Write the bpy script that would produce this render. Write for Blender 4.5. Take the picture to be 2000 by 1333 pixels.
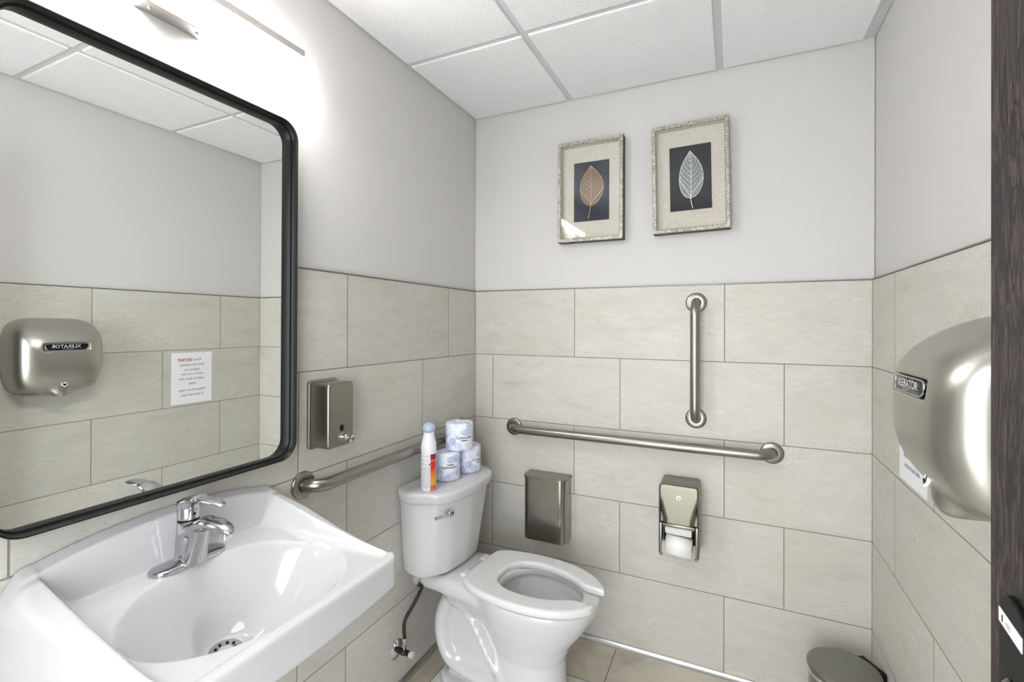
import bpy, bmesh, math, random
import numpy as np
from mathutils import Vector, Matrix, Euler

random.seed(7)
sc = bpy.context.scene
for o in list(bpy.data.objects):
    bpy.data.objects.remove(o)

# ---------------------------------------------------------------- camera
W = 1.5987            # room width at the tile face (m)
TOPZ = 1.548          # top of the tile wainscot
RH = 0.3075           # tile course
CEIL = 2.402
F_PX, YAW, PITCH, ROLL = 928.15, -0.4383, 0.0037, 0.0042
CAM = Vector((1.1551, -2.0549, TOPZ - 0.1662))
fw = Vector((math.sin(YAW) * math.cos(PITCH), math.cos(YAW) * math.cos(PITCH), math.sin(PITCH)))
rt = Vector((math.cos(YAW), -math.sin(YAW), 0))
up = rt.cross(fw)
rt, up = math.cos(ROLL) * rt + math.sin(ROLL) * up, -math.sin(ROLL) * rt + math.cos(ROLL) * up
cd = bpy.data.cameras.new('camera')
cam = bpy.data.objects.new('camera', cd)
sc.collection.objects.link(cam)
m3 = Matrix((rt, up, -fw)).transposed()
cam.matrix_world = Matrix.Translation(CAM) @ m3.to_4x4()
cd.sensor_width = 36.0
cd.lens = F_PX * 36.0 / 2000.0
cd.shift_x = (1000 - 997.2) / 2000.0
cd.shift_y = -(666.5 - 632.42) / 2000.0
cd.clip_start = 0.02
sc.camera = cam

# ---------------------------------------------------------------- world, light levels, exposure
world = bpy.data.worlds.new('world')
sc.world = world
world.use_nodes = True
world.node_tree.nodes['Background'].inputs[0].default_value = (0.94, 0.97, 1.0, 1)
world.node_tree.nodes['Background'].inputs[1].default_value = 1.6   # bright hallway behind the open doorway
VANITY_POWER = 23.0      # emission of the bar lamp diffuser
sc.view_settings.view_transform = 'Standard'
sc.view_settings.look = 'None'
sc.view_settings.gamma = 1.0
sc.view_settings.use_curve_mapping = False
sc.view_settings.exposure = 2.27

# ---------------------------------------------------------------- helpers
COL = sc.collection

def lin(c):
    return tuple(((v / 255.0) / 12.92 if v <= 10 else ((v / 255.0 + 0.055) / 1.055) ** 2.4) for v in c)

def obj(name, me, mat=None, parent=None, smooth=None):
    o = bpy.data.objects.new(name, me)
    COL.objects.link(o)
    if mat is not None:
        if isinstance(mat, (list, tuple)):
            for m in mat: me.materials.append(m)
        elif not me.materials:
            me.materials.append(mat)
    if parent is not None:
        o.parent = parent
    if smooth is not None:
        shade(me, smooth)
    return o

def shade(me, ang):
    """smooth shading with edges sharper than ang degrees kept sharp"""
    if ang <= 0:
        return
    me.polygons.foreach_set('use_smooth', [True] * len(me.polygons))
    if ang < 179:
        bm = bmesh.new(); bm.from_mesh(me)
        a = math.radians(ang)
        for e in bm.edges:
            if len(e.link_faces) == 2 and e.calc_face_angle(0) > a:
                e.smooth = False
        bm.to_mesh(me); bm.free()

def empty(name, loc=(0, 0, 0), rot=(0, 0, 0)):
    o = bpy.data.objects.new(name, None)
    COL.objects.link(o)
    o.location = loc
    o.rotation_euler = rot
    o.empty_display_size = 0.05
    return o

def tag(o, label=None, cat=None, group=None, kind=None):
    if label: o['label'] = label
    if cat: o['category'] = cat
    if group: o['group'] = group
    if kind: o['kind'] = kind
    return o

def mesh_from(verts, faces, name='m', mats=None):
    me = bpy.data.meshes.new(name)
    me.from_pydata([tuple(v) for v in verts], [], [tuple(f) for f in faces])
    if mats is not None:
        me.polygons.foreach_set('material_index', mats)
    me.validate()
    bm = bmesh.new(); bm.from_mesh(me)
    bmesh.ops.recalc_face_normals(bm, faces=bm.faces)
    bm.to_mesh(me); bm.free()
    me.update()
    return me

def bm_mesh(bm, name='m'):
    me = bpy.data.meshes.new(name)
    bmesh.ops.recalc_face_normals(bm, faces=bm.faces)
    bm.to_mesh(me); bm.free()
    return me

def add_box(bm, lo, hi, bev=0.0, seg=2, M=None):
    lo = Vector(lo); hi = Vector(hi)
    r = bmesh.ops.create_cube(bm, size=1.0)
    vs = r['verts']
    for v in vs:
        v.co = Vector([(lo[i] + hi[i]) / 2 + v.co[i] * (hi[i] - lo[i]) for i in range(3)])
    if bev > 0:
        es = list({e for v in vs for e in v.link_edges})
        r = bmesh.ops.bevel(bm, geom=es, offset=bev, segments=seg, profile=0.5, affect='EDGES')
        vs = list({v for f in r['faces'] for v in f.verts} | {v for v in vs if v.is_valid})
    if M is not None:
        for v in vs: v.co = M @ v.co
    return vs

def box_mesh(lo, hi, bev=0.0, seg=2):
    bm = bmesh.new(); add_box(bm, lo, hi, bev, seg); return bm_mesh(bm)

def add_lathe(bm, prof, M=None, n=48):
    """prof: list of (r, z) revolved around z; r=0 ends are closed"""
    rings = []
    for r, z in prof:
        if r < 1e-6:
            rings.append([bm.verts.new((0, 0, z))])
        else:
            rings.append([bm.verts.new((r * math.cos(2 * math.pi * k / n), r * math.sin(2 * math.pi * k / n), z)) for k in range(n)])
    for a, b in zip(rings[:-1], rings[1:]):
        for k in range(n):
            k2 = (k + 1) % n
            if len(a) == 1 and len(b) == 1: continue
            if len(a) == 1: bm.faces.new((a[0], b[k], b[k2]))
            elif len(b) == 1: bm.faces.new((a[k], a[k2], b[0]))
            else: bm.faces.new((a[k], a[k2], b[k2], b[k]))
    if M is not None:
        for rg in rings:
            for v in rg: v.co = M @ v.co

def lathe_mesh(prof, M=None, n=48):
    bm = bmesh.new(); add_lathe(bm, prof, M, n); return bm_mesh(bm)

def axis_matrix(origin, zdir, xhint=None):
    z = Vector(zdir).normalized()
    x = Vector(xhint) if xhint is not None else (Vector((0, 0, 1)) if abs(z.z) < 0.9 else Vector((1, 0, 0)))
    x = (x - z * x.dot(z)).normalized()
    y = z.cross(x)
    return Matrix.Translation(Vector(origin)) @ Matrix((x, y, z)).transposed().to_4x4()

def smooth_path(pts, n=12):
    """Catmull-Rom through pts"""
    P = [Vector(p) for p in pts]
    P = [2 * P[0] - P[1]] + P + [2 * P[-1] - P[-2]]
    out = []
    for i in range(1, len(P) - 2):
        for k in range(n):
            t = k / n
            a, b, c, d = P[i - 1], P[i], P[i + 1], P[i + 2]
            out.append(0.5 * ((2 * b) + (c - a) * t + (2 * a - 5 * b + 4 * c - d) * t * t + (-a + 3 * b - 3 * c + d) * t ** 3))
    out.append(P[-2])
    return out

def add_tube(bm, path, rad, n=20, caps=True):
    P = [Vector(p) for p in path]
    if not hasattr(rad, '__len__'): rad = [rad] * len(P)
    T = []
    for i in range(len(P)):
        a = P[max(i - 1, 0)]; b = P[min(i + 1, len(P) - 1)]
        T.append((b - a).normalized())
    x = T[0].orthogonal().normalized()
    rings = []
    for i, p in enumerate(P):
        x = (x - T[i] * x.dot(T[i])).normalized()
        y = T[i].cross(x)
        rings.append([bm.verts.new(p + rad[i] * (math.cos(2 * math.pi * k / n) * x + math.sin(2 * math.pi * k / n) * y)) for k in range(n)])
    for a, b in zip(rings[:-1], rings[1:]):
        for k in range(n):
            k2 = (k + 1) % n
            bm.faces.new((a[k], a[k2], b[k2], b[k]))
    if caps:
        bm.faces.new(rings[0][::-1]); bm.faces.new(rings[-1])

def tube_mesh(path, rad, n=20, caps=True):
    bm = bmesh.new(); add_tube(bm, path, rad, n, caps); return bm_mesh(bm)

def loft_mesh(rings, cap0=True, cap1=True, closed=True):
    bm = bmesh.new()
    R = [[bm.verts.new(p) for p in r] for r in rings]
    n = len(R[0])
    for a, b in zip(R[:-1], R[1:]):
        for k in range(n if closed else n - 1):
            k2 = (k + 1) % n
            bm.faces.new((a[k], a[k2], b[k2], b[k]))
    if cap0: bm.faces.new(R[0][::-1])
    if cap1: bm.faces.new(R[-1])
    return bm_mesh(bm)

def rrect(w, h, r, n=8):
    """rounded rectangle, list of (u, v) centred"""
    out = []
    for cx, cy, a0 in ((w / 2 - r, h / 2 - r, 0), (-w / 2 + r, h / 2 - r, 90), (-w / 2 + r, -h / 2 + r, 180), (w / 2 - r, -h / 2 + r, 270)):
        for k in range(n + 1):
            a = math.radians(a0 + 90 * k / n)
            out.append((cx + r * math.cos(a), cy + r * math.sin(a)))
    return out

def text_mesh(s, size, fn, align='CENTER', res=3, bold=0.0, depth=0.0, spacing=1.0, shear=0.0):
    """text as a mesh, each vertex (x, y) placed by fn -> Vector"""
    cu = bpy.data.curves.new('text', 'FONT')
    cu.body = s; cu.size = size; cu.align_x = align; cu.align_y = 'CENTER'
    cu.resolution_u = res; cu.offset = bold; cu.space_character = spacing; cu.shear = shear
    o = bpy.data.objects.new('text', cu)
    me0 = o.to_mesh()
    bm = bmesh.new(); bm.from_mesh(me0)
    o.to_mesh_clear()
    bpy.data.objects.remove(o); bpy.data.curves.remove(cu)
    for v in bm.verts:
        v.co = Vector(fn(v.co.x, v.co.y))
    me = bpy.data.meshes.new('text')
    bm.to_mesh(me); bm.free()
    return me

def join_meshes(ms):
    bm = bmesh.new()
    for m in ms: bm.from_mesh(m)
    me = bpy.data.meshes.new('joined'); bm.to_mesh(me); bm.free()
    return me

# ---- signed-distance modelling (smooth unions, meshed by surface nets)
def smin(a, b, k):
    h = np.clip(0.5 + 0.5 * (b - a) / k, 0, 1)
    return b * (1 - h) + a * h - k * h * (1 - h)

def smax(a, b, k):
    return -smin(-a, -b, k)

def ss(e0, e1, x):
    t = np.clip((x - e0) / (e1 - e0), 0, 1)
    return t * t * (3 - 2 * t)

def sd_rbox(X, Y, Z, c, h, r):
    qx = np.abs(X - c[0]) - h[0] + r; qy = np.abs(Y - c[1]) - h[1] + r; qz = np.abs(Z - c[2]) - h[2] + r
    return np.sqrt(np.maximum(qx, 0) ** 2 + np.maximum(qy, 0) ** 2 + np.maximum(qz, 0) ** 2) + np.minimum(np.maximum(qx, np.maximum(qy, qz)), 0) - r

def sd_seg(X, Y, Z, a, b, r0, r1=None, sy=1.0):
    """capsule a-b with radius r0->r1; sy stretches it along y"""
    if r1 is None: r1 = r0
    a = np.array(a, float); b = np.array(b, float); d = b - a
    px, py, pz = X - a[0], (Y - a[1]) / sy, Z - a[2]
    d2 = np.array([d[0], d[1] / sy, d[2]])
    t = np.clip((px * d2[0] + py * d2[1] + pz * d2[2]) / (d2 @ d2), 0, 1)
    return np.sqrt((px - t * d2[0]) ** 2 + (py - t * d2[1]) ** 2 + (pz - t * d2[2]) ** 2) - (r0 + (r1 - r0) * t)

def sdf_mesh(fn, lo, hi, h, normalise=True, relax=1):
    xs = [np.arange(lo[i] - 2 * h, hi[i] + 2.5 * h, h, dtype=np.float32) for i in range(3)]
    X, Y, Z = np.meshgrid(*xs, indexing='ij', sparse=False)
    F = fn(X, Y, Z).astype(np.float32)
    if normalise:
        g = np.gradient(F, h)
        F = F / np.maximum(np.sqrt(g[0] ** 2 + g[1] ** 2 + g[2] ** 2), 0.25)
    S = F < 0
    nx, ny, nz = [s - 1 for s in F.shape]
    cnt = np.zeros((nx, ny, nz), np.int8); acc = np.zeros((nx, ny, nz, 3), np.float32)
    corner = lambda A, d: A[d[0]:d[0] + nx, d[1]:d[1] + ny, d[2]:d[2] + nz]
    for ax in range(3):
        o1, o2 = [i for i in range(3) if i != ax]
        for p in (0, 1):
            for q in (0, 1):
                d0 = [0, 0, 0]; d0[o1] = p; d0[o2] = q
                d1 = list(d0); d1[ax] = 1
                a = corner(F, d0); b = corner(F, d1)
                m = corner(S, d0) != corner(S, d1)
                t = np.where(m, a / np.where(m, a - b, 1), 0)
                cnt += m
                for i in range(3):
                    acc[..., i] += np.where(m, (t if i == ax else d0[i]), 0)
    act = cnt > 0
    idx = -np.ones((nx, ny, nz), np.int64)
    idx[act] = np.arange(act.sum())
    ijk = np.argwhere(act).astype(np.float32)
    V = (ijk + acc[act] / cnt[act][:, None]) * h + np.array([x[0] for x in xs], np.float32)
    quads = []
    for ax in range(3):
        o1, o2 = [(1, 2), (2, 0), (0, 1)][ax]
        d1 = [0, 0, 0]; d1[ax] = 1
        sl = [slice(1, -1)] * 3; sl[ax] = slice(0, -1)
        sl2 = [slice(1, -1)] * 3; sl2[ax] = slice(1, None)
        A = S[tuple(sl)]; B = S[tuple(sl2)]
        off = np.array([1, 1, 1]); off[ax] = 0
        for flip, M in ((False, A & ~B), (True, ~A & B)):
            e = np.argwhere(M) + off
            def at(da, db):
                c = e.copy(); c[:, o1] -= da; c[:, o2] -= db
                return idx[c[:, 0], c[:, 1], c[:, 2]]
            q = np.stack([at(0, 0), at(1, 0), at(1, 1), at(0, 1)], 1)
            quads.append(q[:, ::-1] if flip else q)
    Q = np.concatenate(quads); Q = Q[(Q >= 0).all(1)]
    for _ in range(relax):       # light umbrella smoothing
        E = np.concatenate([Q[:, [0, 1]], Q[:, [1, 2]], Q[:, [2, 3]], Q[:, [3, 0]]])
        s = np.zeros_like(V); c = np.zeros(len(V))
        for a, b in ((0, 1), (1, 0)):
            for i in range(3):
                s[:, i] += np.bincount(E[:, a], weights=V[E[:, b], i], minlength=len(V))
            c += np.bincount(E[:, a], minlength=len(V))
        V = 0.5 * V + 0.5 * (s / c[:, None])
    me = bpy.data.meshes.new('sdf')
    me.vertices.add(len(V)); me.vertices.foreach_set('co', V.astype(np.float32).ravel())
    me.loops.add(len(Q) * 4); me.loops.foreach_set('vertex_index', Q.astype(np.int32).ravel())
    me.polygons.add(len(Q))
    me.polygons.foreach_set('loop_start', np.arange(0, len(Q) * 4, 4, dtype=np.int32))
    me.polygons.foreach_set('loop_total', np.full(len(Q), 4, np.int32))
    me.polygons.foreach_set('use_smooth', [True] * len(Q))
    me.update(calc_edges=True); me.validate()
    return me

# ---------------------------------------------------------------- materials
class NT:
    def __init__(self, name):
        self.m = bpy.data.materials.new(name); self.m.use_nodes = True
        self.t = self.m.node_tree; self.n = self.t.nodes
        self.b = self.n['Principled BSDF']
    def link(self, a, b): self.t.links.new(a, b)
    def node(self, ty, **kw):
        nd = self.n.new(ty)
        for k, v in kw.items(): setattr(nd, k, v)
        return nd
    def put(self, sock, v):
        if isinstance(v, bpy.types.NodeSocket): self.link(v, sock)
        elif v is not None: sock.default_value = v
    def math(self, op, a, b=None, c=None, clamp=False):
        nd = self.node('ShaderNodeMath', operation=op, use_clamp=clamp)
        self.put(nd.inputs[0], a); self.put(nd.inputs[1], b); self.put(nd.inputs[2], c)
        return nd.outputs[0]
    def xyz(self, kind='Object'):
        tc = self.node('ShaderNodeTexCoord'); s = self.node('ShaderNodeSeparateXYZ')
        self.link(tc.outputs[kind], s.inputs[0]); return s.outputs, tc.outputs[kind]
    def combine(self, x, y, z):
        nd = self.node('ShaderNodeCombineXYZ')
        for i, v in enumerate((x, y, z)): self.put(nd.inputs[i], v)
        return nd.outputs[0]
    def noise(self, vec, scale, detail=4, rough=0.55, out='Fac', dist=0.0):
        nd = self.node('ShaderNodeTexNoise')
        self.put(nd.inputs['Vector'], vec); nd.inputs['Scale'].default_value = scale
        nd.inputs['Detail'].default_value = detail; nd.inputs['Roughness'].default_value = rough
        nd.inputs['Distortion'].default_value = dist
        return nd.outputs[0 if out == 'Fac' else 1]
    def mix(self, fac, a, b, mode='MIX'):
        nd = self.node('ShaderNodeMix', data_type='RGBA', blend_type=mode)
        self.put(nd.inputs[0], fac); self.put(nd.inputs[6], a); self.put(nd.inputs[7], b)
        return nd.outputs[2]
    def ramp(self, fac, stops):
        nd = self.node('ShaderNodeValToRGB')
        el = nd.color_ramp.elements
        while len(el) > 1: el.remove(el[-1])
        el[0].position = stops[0][0]; el[0].color = stops[0][1]
        for p, c in stops[1:]:
            e = el.new(p); e.color = c
        self.put(nd.inputs[0], fac)
        return nd.outputs[0]
    def bump(self, h, strength, dist=0.001):
        nd = self.node('ShaderNodeBump'); nd.inputs['Strength'].default_value = strength
        nd.inputs['Distance'].default_value = dist
        self.put(nd.inputs['Height'], h); self.link(nd.outputs[0], self.b.inputs['Normal'])
    def set(self, **kw):
        for k, v in kw.items(): self.put(self.b.inputs[k.replace('_', ' ')], v)
        return self

def c4(rgb): return (*lin(rgb), 1.0)

def simple(name, rgb, rough=0.5, metal=0.0, **kw):
    t = NT(name); t.set(Base_Color=c4(rgb), Roughness=rough, Metallic=metal)
    for k, v in kw.items(): t.b.inputs[k].default_value = v
    return t.m

def tile_material(name, axis, offs, seed, light=(202, 200, 192), dark=(172, 170, 162), T=0.615, grout=(133, 129, 117), floor_z=None):
    t = NT(name)
    (x, y, z), vec = t.xyz()
    u = x if axis == 'x' else y
    v = t.math('DIVIDE', t.math('SUBTRACT', TOPZ, z), RH)
    row = t.math('FLOOR', v); fv = t.math('FRACT', v)
    par = t.math('MODULO', row, 2.0)
    off = t.math('ADD', offs[0], t.math('MULTIPLY', par, offs[1] - offs[0]))
    uu = t.math('DIVIDE', t.math('SUBTRACT', u, off), T)
    col = t.math('FLOOR', uu); fu = t.math('SUBTRACT', uu, col)
    du = t.math('MULTIPLY', t.math('MINIMUM', fu, t.math('SUBTRACT', 1.0, fu)), T)
    dv = t.math('MULTIPLY', t.math('MINIMUM', fv, t.math('SUBTRACT', 1.0, fv)), RH)
    d = t.math('MINIMUM', du, dv)
    g = t.math('SUBTRACT', 1.0, t.math('DIVIDE', t.math('SUBTRACT', d, 0.0014), 0.0008, clamp=True), clamp=True)
    wn = t.node('ShaderNodeTexWhiteNoise', noise_dimensions='3D')
    t.link(t.combine(row, col, float(seed)), wn.inputs['Vector'])
    sc_ = t.node('ShaderNodeSeparateColor'); t.link(wn.outputs['Color'], sc_.inputs[0])
    # slanted slate-like veining, shifted tile by tile
    uz = t.combine(t.math('ADD', u, t.math('MULTIPLY', sc_.outputs[0], 9.0)), t.math('MULTIPLY', sc_.outputs[1], 7.0), t.math('ADD', z, t.math('MULTIPLY', sc_.outputs[2], 5.0)))
    mp = t.node('ShaderNodeMapping'); t.link(uz, mp.inputs[0])
    mp.inputs['Rotation'].default_value = (0, math.radians(22 if axis == 'x' else -20), 0)
    mp.inputs['Scale'].default_value = (1.0, 1.0, 3.2)
    n1 = t.noise(mp.outputs[0], 2.6, 6, 0.62, dist=0.6)
    n2 = t.noise(mp.outputs[0], 11.0, 8, 0.7, dist=1.2)
    n3 = t.noise(uz, 230.0, 3, 0.6)
    n4 = t.noise(uz, 4.0, 3, 0.5)
    mixd = t.math('ADD', t.math('MULTIPLY', n1, 0.42), t.math('ADD', t.math('MULTIPLY', n2, 0.36), t.math('MULTIPLY', n3, 0.22)))
    base = t.ramp(mixd, [(0.30, c4(dark)), (0.43, c4([(a * 0.35 + b * 0.65) for a, b in zip(dark, light)])), (0.56, c4(light)), (0.75, c4([min(255, a + 9) for a in light]))])
    warm = t.mix(t.math('MULTIPLY', t.ramp(n4, [(0.45, (0, 0, 0, 1)), (0.7, (1, 1, 1, 1))]), 0.22), base, t.mix(1.0, base, c4((243, 232, 208)), 'MULTIPLY'))
    vein = t.ramp(n2, [(0.485, (0, 0, 0, 1)), (0.5, (1, 1, 1, 1)), (0.515, (0, 0, 0, 1))])
    vmask = t.ramp(n1, [(0.5, (0, 0, 0, 1)), (0.62, (1, 1, 1, 1))])
    n6 = t.noise(mp.outputs[0], 42.0, 6, 0.75, dist=0.8)
    speck = t.ramp(n6, [(0.36, (1, 1, 1, 1)), (0.46, (0, 0, 0, 1))])
    vf = t.math('MAXIMUM', t.math('MULTIPLY', t.math('MULTIPLY', vein, vmask), 0.55), t.math('MULTIPLY', t.math('MULTIPLY', speck, vmask), 0.45))
    warm = t.mix(vf, warm, c4((150, 147, 138)))
    tone = t.math('ADD', 0.955, t.math('MULTIPLY', wn.outputs['Value'], 0.075))
    tc = t.combine(tone, tone, tone)
    colr = t.mix(1.0, warm, tc, 'MULTIPLY')
    t.put(t.b.inputs['Base Color'], t.mix(g, colr, c4(grout)))
    t.put(t.b.inputs['Roughness'], t.math('ADD', 0.42, t.math('MULTIPLY', g, 0.4)))
    hgt = t.math('ADD', t.math('MULTIPLY', t.math('SUBTRACT', 1.0, g), 1.0), t.math('MULTIPLY', mixd, 0.5))
    t.bump(hgt, 0.35, 0.0012)
    t.b.inputs['Specular IOR Level'].default_value = 0.35
    return t.m

def brushed(name, rgb=(190, 186, 180), rough=0.3, axis='z', scale=420, bump=0.012):
    t = NT(name)
    (x, y, z), vec = t.xyz()
    mp = t.node('ShaderNodeMapping'); t.link(vec, mp.inputs[0])
    s = [1.0, 1.0, 1.0]; s['xyz'.index(axis)] = 0.02
    mp.inputs['Scale'].default_value = s
    n = t.noise(mp.outputs[0], scale, 4, 0.6)
    t.set(Metallic=1.0, Roughness=t.math('ADD', rough - 0.035, t.math('MULTIPLY', n, 0.07)))
    t.put(t.b.inputs['Base Color'], t.mix(n, c4([v * 0.975 for v in rgb]), c4(rgb)))
    t.bump(n, bump, 0.0006)
    return t.m

def paint_mat(name, rgb):
    t = NT(name); _, vec = t.xyz()
    n = t.noise(vec, 320.0, 3, 0.5)
    t.set(Base_Color=c4(rgb), Roughness=0.55); t.b.inputs['Specular IOR Level'].default_value = 0.3
    t.bump(n, 0.10, 0.0006)
    return t.m

PAINT = paint_mat('painted_drywall', (205, 203, 201))
WHITE_TRIM = simple('white_enamel', (228, 228, 226), 0.35)
PORC = simple('white_porcelain', (203, 203, 204), 0.07)
PORC.node_tree.nodes['Principled BSDF'].inputs['IOR'].default_value = 1.55
SEATP = simple('white_plastic_seat', (216, 216, 216), 0.16)
CHROME = simple('chrome', (222, 222, 224), 0.06, 1.0)
CHROME_SOFT = simple('satin_chrome', (190, 190, 192), 0.22, 1.0)
STEEL_Z = brushed('brushed_steel_vertical', (156, 151, 144), 0.31, 'z')
STEEL_X = brushed('brushed_steel_across', (156, 152, 144), 0.32, 'x')
STEEL_Y = brushed('brushed_steel_lengthwise', (160, 154, 147), 0.31, 'y')
STEEL_LID = brushed('brushed_steel_lid', (150, 149, 145), 0.42, 'x')
ALU = brushed('satin_aluminium', (205, 205, 205), 0.32, 'x', 200, 0.01)
BLACK_METAL = simple('matte_black_metal', (15, 15, 16), 0.42)
BLACK_METAL.node_tree.nodes['Principled BSDF'].inputs['Specular IOR Level'].default_value = 0.3
BLACK_PL = simple('black_plastic', (12, 12, 13), 0.5)
BLACK_PL.node_tree.nodes['Principled BSDF'].inputs['Specular IOR Level'].default_value = 0.2
BLACK_GLOSS = simple('black_glossy_window', (6, 6, 8), 0.06)
RUBBER = simple('dark_braided_rubber', (36, 28, 26), 0.55)
DARK_BRASS = simple('tarnished_brass', (52, 50, 44), 0.4, 0.7)
PAPER = simple('white_paper', (236, 237, 240), 0.8)
INK = simple('dark_ink', (52, 52, 56), 0.7)
RED = simple('red_ink', (196, 42, 38), 0.7)
TISSUE = simple('tissue_paper', (240, 239, 236), 0.9)
NAVY = simple('navy_ink', (34, 36, 84), 0.5)
WHITE_PL = simple('white_plastic', (240, 240, 240), 0.35)

# ---------------------------------------------------------------- room shell
Y0 = 0.0; YF = -2.26      # back wall and front (door) wall
TH = 0.01                 # tile stands 1 cm proud of the paint
tile_left = tile_material('greige_tile_left_wall', 'y', (-0.246, -0.440), 1)
tile_back = tile_material('greige_tile_back_wall', 'x', (0.509, 0.099), 2)
tile_right = tile_material('greige_tile_right_wall', 'y', (-0.257, -0.567), 3)

def wall(name, lo, hi):
    return tag(obj(name, box_mesh(lo, hi), PAINT), kind='structure')
def cladding(parent, lo, hi, m):
    return obj('tile_wainscot', box_mesh(lo, hi, 0.0012, 1), m, parent)

wl = wall('wall_left', (-0.13, YF - 0.13, -0.02), (-TH, 0.14, 2.6))
wb = wall('wall_back', (-0.008, TH, -0.02), (W + 0.008, 0.14, 2.6))
wr = wall('wall_right', (W + TH, YF - 0.13, -0.02), (W + 0.13, 0.14, 2.6))
cladding(wl, (-TH - 0.005, YF, 0.0), (0, 0, TOPZ), tile_left)
cladding(wb, (0, 0, 0.0), (W, TH + 0.005, TOPZ), tile_back)
cladding(wr, (W, YF, 0.0), (W + TH + 0.005, 0, TOPZ), tile_right)
# front wall with the doorway the photographer stands in
DX0, DX1, DH = 0.42, 1.345, 2.07
bm = bmesh.new()
add_box(bm, (-0.008, YF - 0.12, -0.02), (DX0, YF, 2.6)); add_box(bm, (DX1, YF - 0.12, -0.02), (W + 0.008, YF, 2.6)); add_box(bm, (DX0, YF - 0.12, DH), (DX1, YF, 2.6))
wf = tag(obj('wall_front', bm_mesh(bm), PAINT), kind='structure')
bm = bmesh.new()
add_box(bm, (0, YF - 0.003, 0), (DX0 - 0.055, YF + TH, TOPZ)); add_box(bm, (DX1 + 0.055, YF - 0.003, 0), (W, YF + TH, TOPZ))
obj('tile_wainscot', bm_mesh(bm), tile_material('greige_tile_front_wall', 'x', (0.2, 0.5), 5), wf)
bm = bmesh.new()
for a, b in (((DX0 - 0.05, YF - 0.13, 0), (DX0 + 0.02, YF + 0.012, DH + 0.05)), ((DX1 - 0.02, YF - 0.13, 0), (DX1 + 0.05, YF + 0.012, DH + 0.05)), ((DX0 + 0.02, YF - 0.13, DH - 0.02), (DX1 - 0.02, YF + 0.012, DH + 0.05))):
    add_box(bm, a, b, 0.003, 1)
tag(obj('trim_1', bm_mesh(bm), simple('dark_door_frame', (70, 64, 62), 0.4)), kind='structure')
# metal strip closing the top of the tiles, and the metal cove at the floor
bm = bmesh.new()
s = 0.0035
add_box(bm, (-TH - 0.002, YF + 0.011, TOPZ), (s * 0.5, 0, TOPZ + s)); add_box(bm, (0, -s * 0.5, TOPZ), (W, TH + 0.002, TOPZ + s)); add_box(bm, (W - s * 0.5, YF + 0.011, TOPZ), (W + TH + 0.002, 0, TOPZ + s))
tag(obj('trim_2', bm_mesh(bm), simple('grey_edge_strip', (132, 132, 128), 0.4, 0.6)), kind='structure')
def cove(name, a, b, out):
    a = Vector(a); b = Vector(b); out = Vector(out); r = 0.016
    prof = [(0, 0), (r + 0.002, 0), (r + 0.002, 0.002)] + [(r - r * math.sin(t), r - r * math.cos(t) + 0.002) for t in [math.radians(10 * k) for k in range(0, 10)]] + [(0, r + 0.003)]
    rings = [[p + out * u + Vector((0, 0, v)) for u, v in prof] for p in (a, b)]
    return tag(obj(name, loft_mesh(rings), ALU), kind='structure')
cove('trim_3', (0, YF + 0.011, 0), (0, 0, 0), (1, 0, 0)); cove('trim_4', (0, 0, 0), (W, 0, 0), (0, -1, 0)); cove('trim_5', (W, YF + 0.011, 0), (W, 0, 0), (-1, 0, 0))

# floor: beige border tiles, paler mottled stone field
t = NT('floor_tile')
(x, y, z), vec = t.xyz()
bx = t.math('LESS_THAN', x, 0.0955); by = t.math('GREATER_THAN', y, -0.25)
border = t.math('MAXIMUM', bx, by)
n1 = t.noise(vec, 3.0, 6, 0.6, dist=0.8); n2 = t.noise(vec, 60.0, 5, 0.7); n3 = t.noise(vec, 260.0, 2, 0.5)
fieldc = t.ramp(t.math('ADD', t.math('MULTIPLY', n2, 0.6), t.math('MULTIPLY', n3, 0.4)), [(0.36, c4((176, 174, 170))), (0.5, c4((216, 214, 208))), (0.62, c4((234, 232, 226)))])
bordc = t.ramp(n1, [(0.35, c4((172, 162, 146))), (0.6, c4((205, 198, 182)))])
fx = t.math('FRACT', t.math('DIVIDE', t.math('SUBTRACT', x, 0.0955), 0.61)); fy = t.math('FRACT', t.math('DIVIDE', t.math('ADD', y, 0.25), 0.305))
dx = t.math('MULTIPLY', t.math('MINIMUM', fx, t.math('SUBTRACT', 1.0, fx)), 0.61); dy = t.math('MULTIPLY', t.math('MINIMUM', fy, t.math('SUBTRACT', 1.0, fy)), 0.305)
g = t.math('LESS_THAN', t.math('MINIMUM', dx, dy), 0.0016)
t.set(Base_Color=t.mix(g, t.mix(border, fieldc, bordc), c4((88, 78, 66))), Roughness=0.4)
FLOORM = t.m
tag(obj('floor', box_mesh((-0.12, -4.2, -0.06), (W + 0.9, 0.13, 0.0)), FLOORM), kind='structure')

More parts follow.
